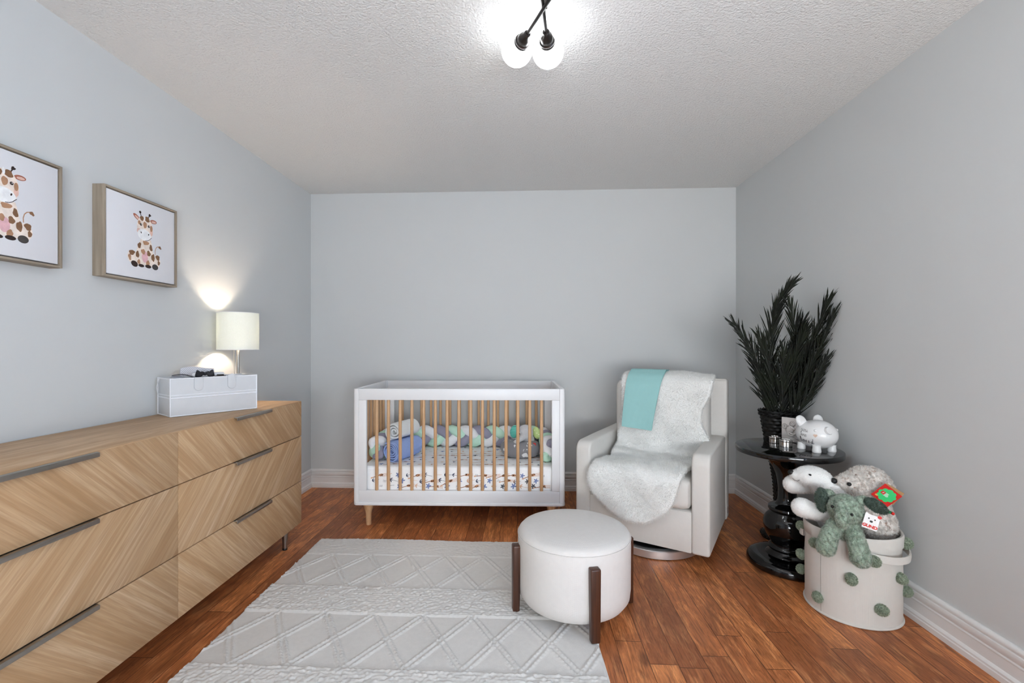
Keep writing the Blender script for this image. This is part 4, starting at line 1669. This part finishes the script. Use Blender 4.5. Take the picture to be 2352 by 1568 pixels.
part('relief_outline', b, rl, pq)


def scallop_box(name, label, p, r, h, rz):
    o = thing(name, label, 'box', (*p, TZ), (0, 0, R(rz)), 'silver keepsake boxes on the side table')
    n = 72

    def ring(rr, z):
        return [((rr * (1 + .13 * abs(math.cos(3 * t)) - .06)) * math.cos(t), (rr * (1 + .13 * abs(math.cos(3 * t)) - .06)) * math.sin(t)) for t in [2 * PI * i / n for i in range(n)]]
    part('box_body', B().prism(ring(r, 0), h * .68, .0008, 1, mat=Matrix.Translation((0, 0, .0005)), minang=50), silver_m, o)
    part('lid', B().prism(ring(r * 1.02, 0), h * .3, .0025, 2, mat=Matrix.Translation((0, 0, h * .70)), minang=50), silver_m, o)
    b = B()
    for k in range(6):
        a = 2 * PI * k / 6
        b.ell((r * .5 * math.cos(a), r * .5 * math.sin(a), h + .001), (.006, .004, .0025), (0, 0, a), seg=12)
    b.ell((0, 0, h + .002), .0045, seg=12)
    part('flower_relief', b, pewter_m, o)


scallop_box('keepsake_box', 'small scalloped silver box nearer the table centre, left of the other', (1.392, 2.622), .0265, .036, 10)
scallop_box('keepsake_box', 'small scalloped silver box closer to camera in front of the plaque', (1.402, 2.530), .0285, .038, 30)

# ------------------------------------------------------------------ toy basket
BA = R(-34.6)
BO = (1.46, 2.12, 0)
bk = thing('toy_basket', 'cream fabric basket with green pompoms full of plush toys', 'basket', BO, (0, 0, BA))
br_, bh = .176, .372


def bwob(a, z):
    return 1 + .012 * math.sin(3 * a + 1 + z * 4) + .018 * (z / bh) * math.sin(2 * a + .5) - .02 * math.exp(-((z - .30) / .05) ** 2)


n, mz = 96, 26
P = np.zeros((2 * mz, n + 1, 3))
for k in range(2 * mz):
    z = .004 + (bh - .004) * (k / (mz - 1) if k < mz else (2 * mz - 1 - k) / (mz - 1))
    for j in range(n + 1):
        a = 2 * PI * j / n
        r_ = br_ * bwob(a, z) - (.006 if k >= mz else 0)
        P[k, j] = (r_ * math.cos(a), r_ * math.sin(a), max(z, .012) if k >= mz else z)
part('body', grid_mesh('basket', P), basket_m, bk, angle=60)
part('bottom', B().lathe([(0, .003), (br_ * .985, .003), (br_ * .985, .011), (0, .011)], 64), basket_m, bk)


def ringpts(z, dr, n=96, a0=0, a1=360):
    return [((br_ * bwob(R(a), z) + dr) * math.cos(R(a)), (br_ * bwob(R(a), z) + dr) * math.sin(R(a)), z) for a in [a0 + (a1 - a0) * i / n for i in range(n)]]


part('base_piping', B().tube(ringpts(.006, .001), .0055, 8, closed=True), basket_m, bk)
P = np.array([ringpts(z, dr, 97, 0, 363.75) for z, dr in ((bh - .05, .0005), (bh - .049, .004), (bh - .006, .0045), (bh + .002, .001), (bh + .001, -.006), (bh - .01, -.008))])
part('top_cuff', grid_mesh('cuff', P), basket_m, bk, angle=70)
part('side_seam', B().tube([((br_ * bwob(R(-126), z) + .0006) * math.cos(R(-126)), (br_ * bwob(R(-126), z) + .0006) * math.sin(R(-126)), z) for z in [.01 + .31 * i / 20 for i in range(21)]], .0008, 6), M('seam_grey', '#9a968f', .9), bk)
for a0, a1 in ((-68, 14), (112, 194)):
    pts = []
    for i in range(25):
        t = i / 24
        a = R(a0 + (a1 - a0) * t)
        dr = .004 + .026 * math.sin(PI * t) ** .7
        z = .305 - .010 * math.sin(PI * t)
        pts.append(((br_ * bwob(a, z) + dr) * math.cos(a), (br_ * bwob(a, z) + dr) * math.sin(a), z))
    P = []
    for p in pts:
        rr = math.hypot(p[0], p[1])
        ux, uy = p[0] / rr, p[1] / rr
        P.append([(p[0] + ux * d, p[1] + uy * d, p[2] + dz) for d, dz in ((-.002, -.014), (.003, -.015), (.0045, 0), (.003, .015), (-.002, .014), (-.003, 0), (-.002, -.014))])
    part('handle', grid_mesh('handle', np.array(P)), basket_m, bk, angle=50)
pom_m = M_fur('sage_yarn', '#93a38d', '#ccd7c5', 160, .3, .6, .5)
pom_src = []
for k in range(3):
    me = B().ell((0, 0, 0), .0195, seg=20)
    m_ = bpy.data.meshes.new('pompom')
    me.bm.to_mesh(m_)
    me.bm.free()
    pom_src.append(fur(m_, 2600, .0045, .0008, clump=.4, freq=500, mats=[pom_m], jitter=.5, seed=50 + k))
for k, (a_, z) in enumerate(((-.118, .302), (-.108, .069), (.002, .20), (.095, .092), (.155, .212), (.173, .135), (.1755, .335), (.072, .290), (-.174, .318), (-.173, .19), (-.175, .115))):
    back = 1 if k in (6,) else -1
    x = a_
    rr = br_ * .985
    y = back * math.sqrt(max(0, rr * rr - x * x))
    d = Vector((x, y, 0)).normalized()
    p = Vector((x, y, z)) + d * .013
    o = link(bpy.data.objects.new('pompom', pom_src[k % 3]))
    o.parent = bk
    o.location = p
    o.rotation_euler = (k * .7, k * 1.3, k)
    o.scale = [1.12, 1.05, 1.18][k % 3], 1.1, .98
    if k == 0:
        o['label'] = 'sage green yarn pompom'


def basket_thing(name, label, cat='plush toy'):
    return thing(name, label, cat, BO, (0, 0, BA))


# polar bear
pb_ = basket_thing('plush_toy', 'white plush polar bear leaning over the left rim of basket')
me = blobs([('e', (-.140, .01, .556), (.078, .060, .050), (0, R(6), 0)), ('e', (-.196, .005, .553), (.040, .034, .029), (0, R(4), 0)),
            ('e', (-.085, .02, .512), (.085, .058, .05), (0, R(22), 0)), ('e', (-.045, .035, .44), (.075, .062, .075), (0, R(25), 0)), ('e', (-.065, .045, .37), (.065, .065, .08)),
            ('t', [(-.09, .055, .505), (-.16, .055, .503), (-.225, .03, .503)], [.034, .036, .041]),
            ('t', [(-.03, -.055, .418), (-.09, -.085, .418), (-.140, -.095, .428), (-.178, -.10, .438)], [.042, .036, .036, .042]),
            ('e', (-.052, -.025, .530), (.018, .010, .016))], .006, 8)
bear_m = M_fur('bear_plush', '#fbfaf9', '#fdfdfc', 50)
part('body', fur(me, 40000, .0048, .0005, lean=(.3, 0, -.2), clump=.2, freq=70, mats=[bear_m, skin_white], jitter=.3, seed=61), bear_m, pb_)
part('nose', B().ell((-.229, .0, .567), (.014, .016, .013), (0, .3, 0)), black_m, pb_)
part('eye', B().ell((-.150, -.047, .579), (.006, .005, .0042), (0, .3, 0), seg=14), black_m, pb_)
part('mouth', B().tube([(-.222, -.022, .545), (-.212, -.031, .538), (-.200, -.035, .538), (-.192, -.036, .545)], .0011, 6), ink_m, pb_)

# curly pale toy
sl = basket_thing('plush_toy', 'speckled beige curly plush animal at the back of basket')
me = blobs([('e', (.060, .062, .530), (.095, .072, .098)), ('e', (.0, .03, .545), (.055, .05, .048)), ('e', (-.034, .012, .552), (.028, .03, .026)),
            ('e', (.098, .03, .385), (.062, .07, .085)), ('e', (.075, .05, .44), (.07, .065, .06)), ('e', (.095, .045, .33), (.055, .06, .06))], .007, 6)
curly_m = M_fur('curly_plush', '#c19f8c', '#f6f3ef', 85, .33, .44, .5, 4, .8)
part('body', fur(me, 60000, .0095, .00065, clump=.85, freq=210, mats=[curly_m, M('beige_skin', '#e6dfd9', .95, spec=.05)], jitter=.35, seed=71), curly_m, sl)
part('nose', B().ell((-.062, -.008, .558), (.014, .013, .013), seg=18), black_m, sl)
part('eye', B().ell((-.006, -.022, .556), (.009, .007, .0085), seg=16), black_m, sl)
part('ribbon', B().tube([(.108, -.036, .470), (.122, -.034, .465), (.136, -.028, .463)], .006, 8), M('ribbon_green', '#1f6b40', .7), sl, label='green ribbon at the neck')
part('ribbon', B().tube([(.138, -.032, .463), (.146, -.030, .458)], .006, 8), red_m, sl, label='red ribbon end')
# hang tag, red diamond with a green cloud
rt_ = link(bpy.data.objects.new('hang_tag', None))
rt_.parent = sl
tg = part('hang_tag', B().box((-.037, -.0006, -.037), (.037, .0006, .037), .0003, 1, mat=Matrix.Rotation(R(38), 4, 'Y')), red_m, sl, loc=(.121, -.035, .535), rot=(R(8), R(2), R(4)), label='red card tag with green cloud')
bpy.data.objects.remove(rt_)
cl = []
for i in range(72):
    t = 2 * PI * i / 72
    k = .0285 * (1 + .17 * abs(math.sin(4.5 * t)))
    cl.append((k * math.cos(t), k * .93 * math.sin(t)))
ctl = part('cloud_mark', B().prism(cl, .0005, mat=Matrix.Translation((.001, -.0013, 0)) @ XZ), green_m, tg)
b = B().box((-.007, -.0005, -.007), (.007, 0, .007), mat=Matrix.Translation((-.011, -.0014, .011)) @ Matrix.Rotation(R(38), 4, 'Y'))
b.box((-.005, -.0005, -.003), (.005, 0, .003), mat=Matrix.Translation((-.033, -.0009, -.004)) @ Matrix.Rotation(R(30), 4, 'Y'), mi=1)
part('red_square', b, [red_m, M('straw', '#e0b45a', .6)], ctl)
b = B()
Mr = Matrix.Translation((-.011, -.0020, .011)) @ Matrix.Rotation(R(38), 4, 'Y')
b.box((-.003, -.0003, -.0005), (.0035, 0, .0005), mat=Mr).box((-.0008, -.0003, -.0045), (.0006, 0, .0045), mat=Mr @ Matrix.Rotation(R(20), 4, 'Y'))
for k, wd in enumerate((.012, .010, .014, .020, .017)):
    b.box((0, -.0003, -.0009), (wd, 0, .0007), mat=Matrix.Translation((-.001, -.0015, .011)) @ Matrix.Rotation(R(38), 4, 'Y') @ Matrix.Translation((-.004 if k > 2 else 0, 0, -k * .0034)))
part('white_print', b, card_white, ctl)
part('kraft_back', B().box((-.034, .0008, -.034), (.034, .0016, .034), mat=Matrix.Translation((.012, .004, .006)) @ Matrix.Rotation(R(30), 4, 'Y')), kraft_m, tg)

# green elephant
el = basket_thing('plush_toy', 'sage green plush elephant hanging its legs over the basket front')
me = blobs([('e', (-.018, -.175, .484), (.063, .056, .062)), ('t', [(-.030, -.212, .518), (-.032, -.240, .490), (-.030, -.248, .462), (-.026, -.240, .442)], [.015, .019, .021, .020]),
            ('e', (-.026, -.150, .40), (.044, .040, .062)), 
            ('t', [(-.055, -.182, .408), (-.072, -.205, .375), (-.084, -.214, .322)], [.030, .032, .036]),
            ('t', [(.006, -.182, .408), (.020, -.208, .370), (.032, -.218, .308)], [.030, .032, .036]),
            ('e', (-.078, -.150, .535), (.022, .016, .018)), ('e', (.040, -.150, .530), (.024, .016, .018))], .006, 6)
ele_m = M_fur('sage_plush', '#98a698', '#ccd5ca', 95, .34, .54, .5, 4, .6)
part('body', fur(me, 60000, .0055, .0006, clump=.75, freq=190, mats=[ele_m, M('sage_skin', '#a3b5a3', .95, spec=.05)], jitter=.35, seed=81), ele_m, el)
ear_m = M_fur('dark_green_velour', '#536058', '#75857a', 60, .35, .65, .4)
for nm, c, r_, ro in (('l', (-.100, -.165, .505), (.024, .012, .052), (0, R(-4), 0)), ('r', (.082, -.165, .518), (.042, .012, .022), (0, R(30), 0))):
    b = B().ell(c, r_, ro)
    m_ = bpy.data.meshes.new('ear')
    b.bm.to_mesh(m_)
    b.bm.free()
    part('ear', fur(m_, 3500, .006, .0007, clump=.2, freq=120, mats=[ear_m, M('dark_green_skin', '#5d6b62', .95, spec=.05)], jitter=.4, seed=90), ear_m, el, label='dark green inner ear')
for x, y, z in ((-.062, -.221, .500), (.004, -.234, .484)):
    part('eye', B().ell((x, y, z), (.0052, .005, .006), seg=14), black_m, el)
gt = part('hang_tag', B().prism([(-.025, -.032), (.025, -.032), (.025, .026), (.022, .032), (.014, .027), (-.014, .027), (-.022, .032), (-.025, .026)], .0012, .0002, 1, mat=XZ), card_white, el,
          loc=(.066, -.205, .462), rot=(R(-6), R(14), R(6)), label='white card tag with a bear face')
b = B()
for x, z, rx_, rz_ in ((-.010, .010, .0026, .0030), (.010, .010, .0026, .0030), (0, .0, .0055, .0042)):
    b.prism([(x + rx_ * math.cos(t), z + rz_ * math.sin(t)) for t in [2 * PI * i / 16 for i in range(16)]], .0004, mat=Matrix.Translation((0, -.0005, 0)) @ XZ)
part('bear_face', b, black_m, gt)
part('red_ear', B().prism([(.022 + .007 * math.cos(t), .026 + .0065 * math.sin(t)) for t in [2 * PI * i / 20 for i in range(20)]], .0005, mat=Matrix.Translation((0, -.0006, 0)) @ XZ), red_m, gt)
cu = bpy.data.curves.new('brand_lettering', 'FONT')
cu.body = 'GUND'
cu.size = .0165
cu.align_x = 'CENTER'
cu.offset = .0009
cu.extrude = .0002
to = link(bpy.data.objects.new('tmp', cu))
dg = bpy.context.evaluated_depsgraph_get()
tme = bpy.data.meshes.new_from_object(to.evaluated_get(dg))
bpy.data.objects.remove(to)
part('lettering', tme, red_m, gt, loc=(0, -.0006, -.0255), rot=(R(90), 0, 0), smooth=False)

# ------------------------------------------------------------------ ceiling light
cx, cy = .060, 1.545
cf = thing('ceiling_light', 'gunmetal crossed-rod ceiling light with lit white globe bulbs', 'ceiling light', (cx, cy, HZ))


def cl_(p):
    return Vector((p[0] - cx, p[1] - cy, p[2] - HZ))


b = B().lathe([(0, -.0005), (.06, -.0005), (.062, -.004), (.06, -.02), (.05, -.024), (0, -.024)], 48)
part('canopy', b, bronze_m, cf)
part('stem', B().tube([(0.004, 0, -.02), (0.004, 0, -.122)], .0065, 16), bronze_m, cf)
globe_m = M_emit('lit_globe', '#f6fbff', 6.5)
for gp, ep, dz in (((-.038, 1.80, 2.345), (.152, 1.296, 2.290), 0), ((.085, 1.796, 2.333), (.028, 1.300, 2.318), .014)):
    A, E_ = Vector(gp), Vector(ep)
    for P0, P1 in ((A, E_), (E_, A)):
        d = (P1 - P0).normalized()
        Mz = Matrix.Translation(cl_(P0)) @ d.to_track_quat('Z', 'Y').to_matrix().to_4x4()
        gl_ = part('globe', B().ell((0, 0, 0), .0615, seg=40, mat=Mz), globe_m, cf, angle=0)
        so = B().lathe([(0, .052), (.030, .052), (.0305, .057), (.028, .061), (.0285, .066), (.024, .070), (.0235, .083), (.021, .094), (.0135, .104), (.0125, .118), (.0105, .120), (0, .120)], 32, mat=Mz)
        part('socket', so, bronze_m, cf)
    d = (E_ - A).normalized()
    part('rod', B().tube([cl_(A + d * .115), cl_(E_ - d * .115)], .0062, 16), bronze_m, cf)

# ------------------------------------------------------------------ light
w = bpy.data.worlds.new('world')
scene.world = w
w.use_nodes = True
bg = w.node_tree.nodes['Background']
bg.inputs[0].default_value = (.62, .78, 1, 1)
bg.inputs[1].default_value = .6


def area(name, loc, rot, sx, sy, power, col):
    L = bpy.data.lights.new(name, 'AREA')
    L.shape = 'RECTANGLE'
    L.size, L.size_y = sx, sy
    L.energy = power
    L.color = col
    o = link(bpy.data.objects.new(name, L))
    o.location = loc
    o.rotation_euler = rot
    return o


area('window_daylight', ((wx0 + wx1) / 2, VF - .14, (wz0 + wz1) / 2), (R(90), 0, 0), wx1 - wx0 + .3, wz1 - wz0 + .2, 9, (.93, .96, 1.0))
area('side_window_daylight', (UR + .14, (sy0 + sy1) / 2, (sz0 + sz1) / 2), (R(90), 0, R(90)), sy1 - sy0 + .2, sz1 - sz0 + .2, 28, (.46, .67, 1.0))
area('added_ceiling_fill', ((wx0 + wx1) / 2, VF - .35, .75), (R(90 + 42), 0, 0), 2.0, 1.1, 104, (.95, .985, 1))  # added fill lamp, tilted up through the window opening to brighten the ceiling

# ------------------------------------------------------------------ camera
F = 1045.0
cam = bpy.data.cameras.new('camera')
cam.sensor_fit = 'HORIZONTAL'
cam.sensor_width = 36
cam.lens = 36 * F / 2352
cam.shift_x = (1176 - 1161) / 2352
cam.shift_y = (794 - 784) / 2352
cam.clip_start = .02
co = link(bpy.data.objects.new('camera', cam))
co.location = (0, 0, 1.175)
co.rotation_euler = (R(90), 0, R(2.65))
scene.camera = co
scene.view_settings.view_transform = 'Standard'
scene.view_settings.look = 'None'
scene.view_settings.exposure = .56
scene.view_settings.gamma = 1
scene.view_settings.use_curve_mapping = False
scene.cycles.use_denoising = True
scene.cycles.max_bounces = 6
scene.cycles.glossy_bounces = 3
scene.cycles.transmission_bounces = 3
scene.cycles.caustics_reflective = False
scene.cycles.use_adaptive_sampling = True
scene.cycles.adaptive_threshold = .12
scene.cycles.adaptive_min_samples = 12
scene.cycles.diffuse_bounces = 5
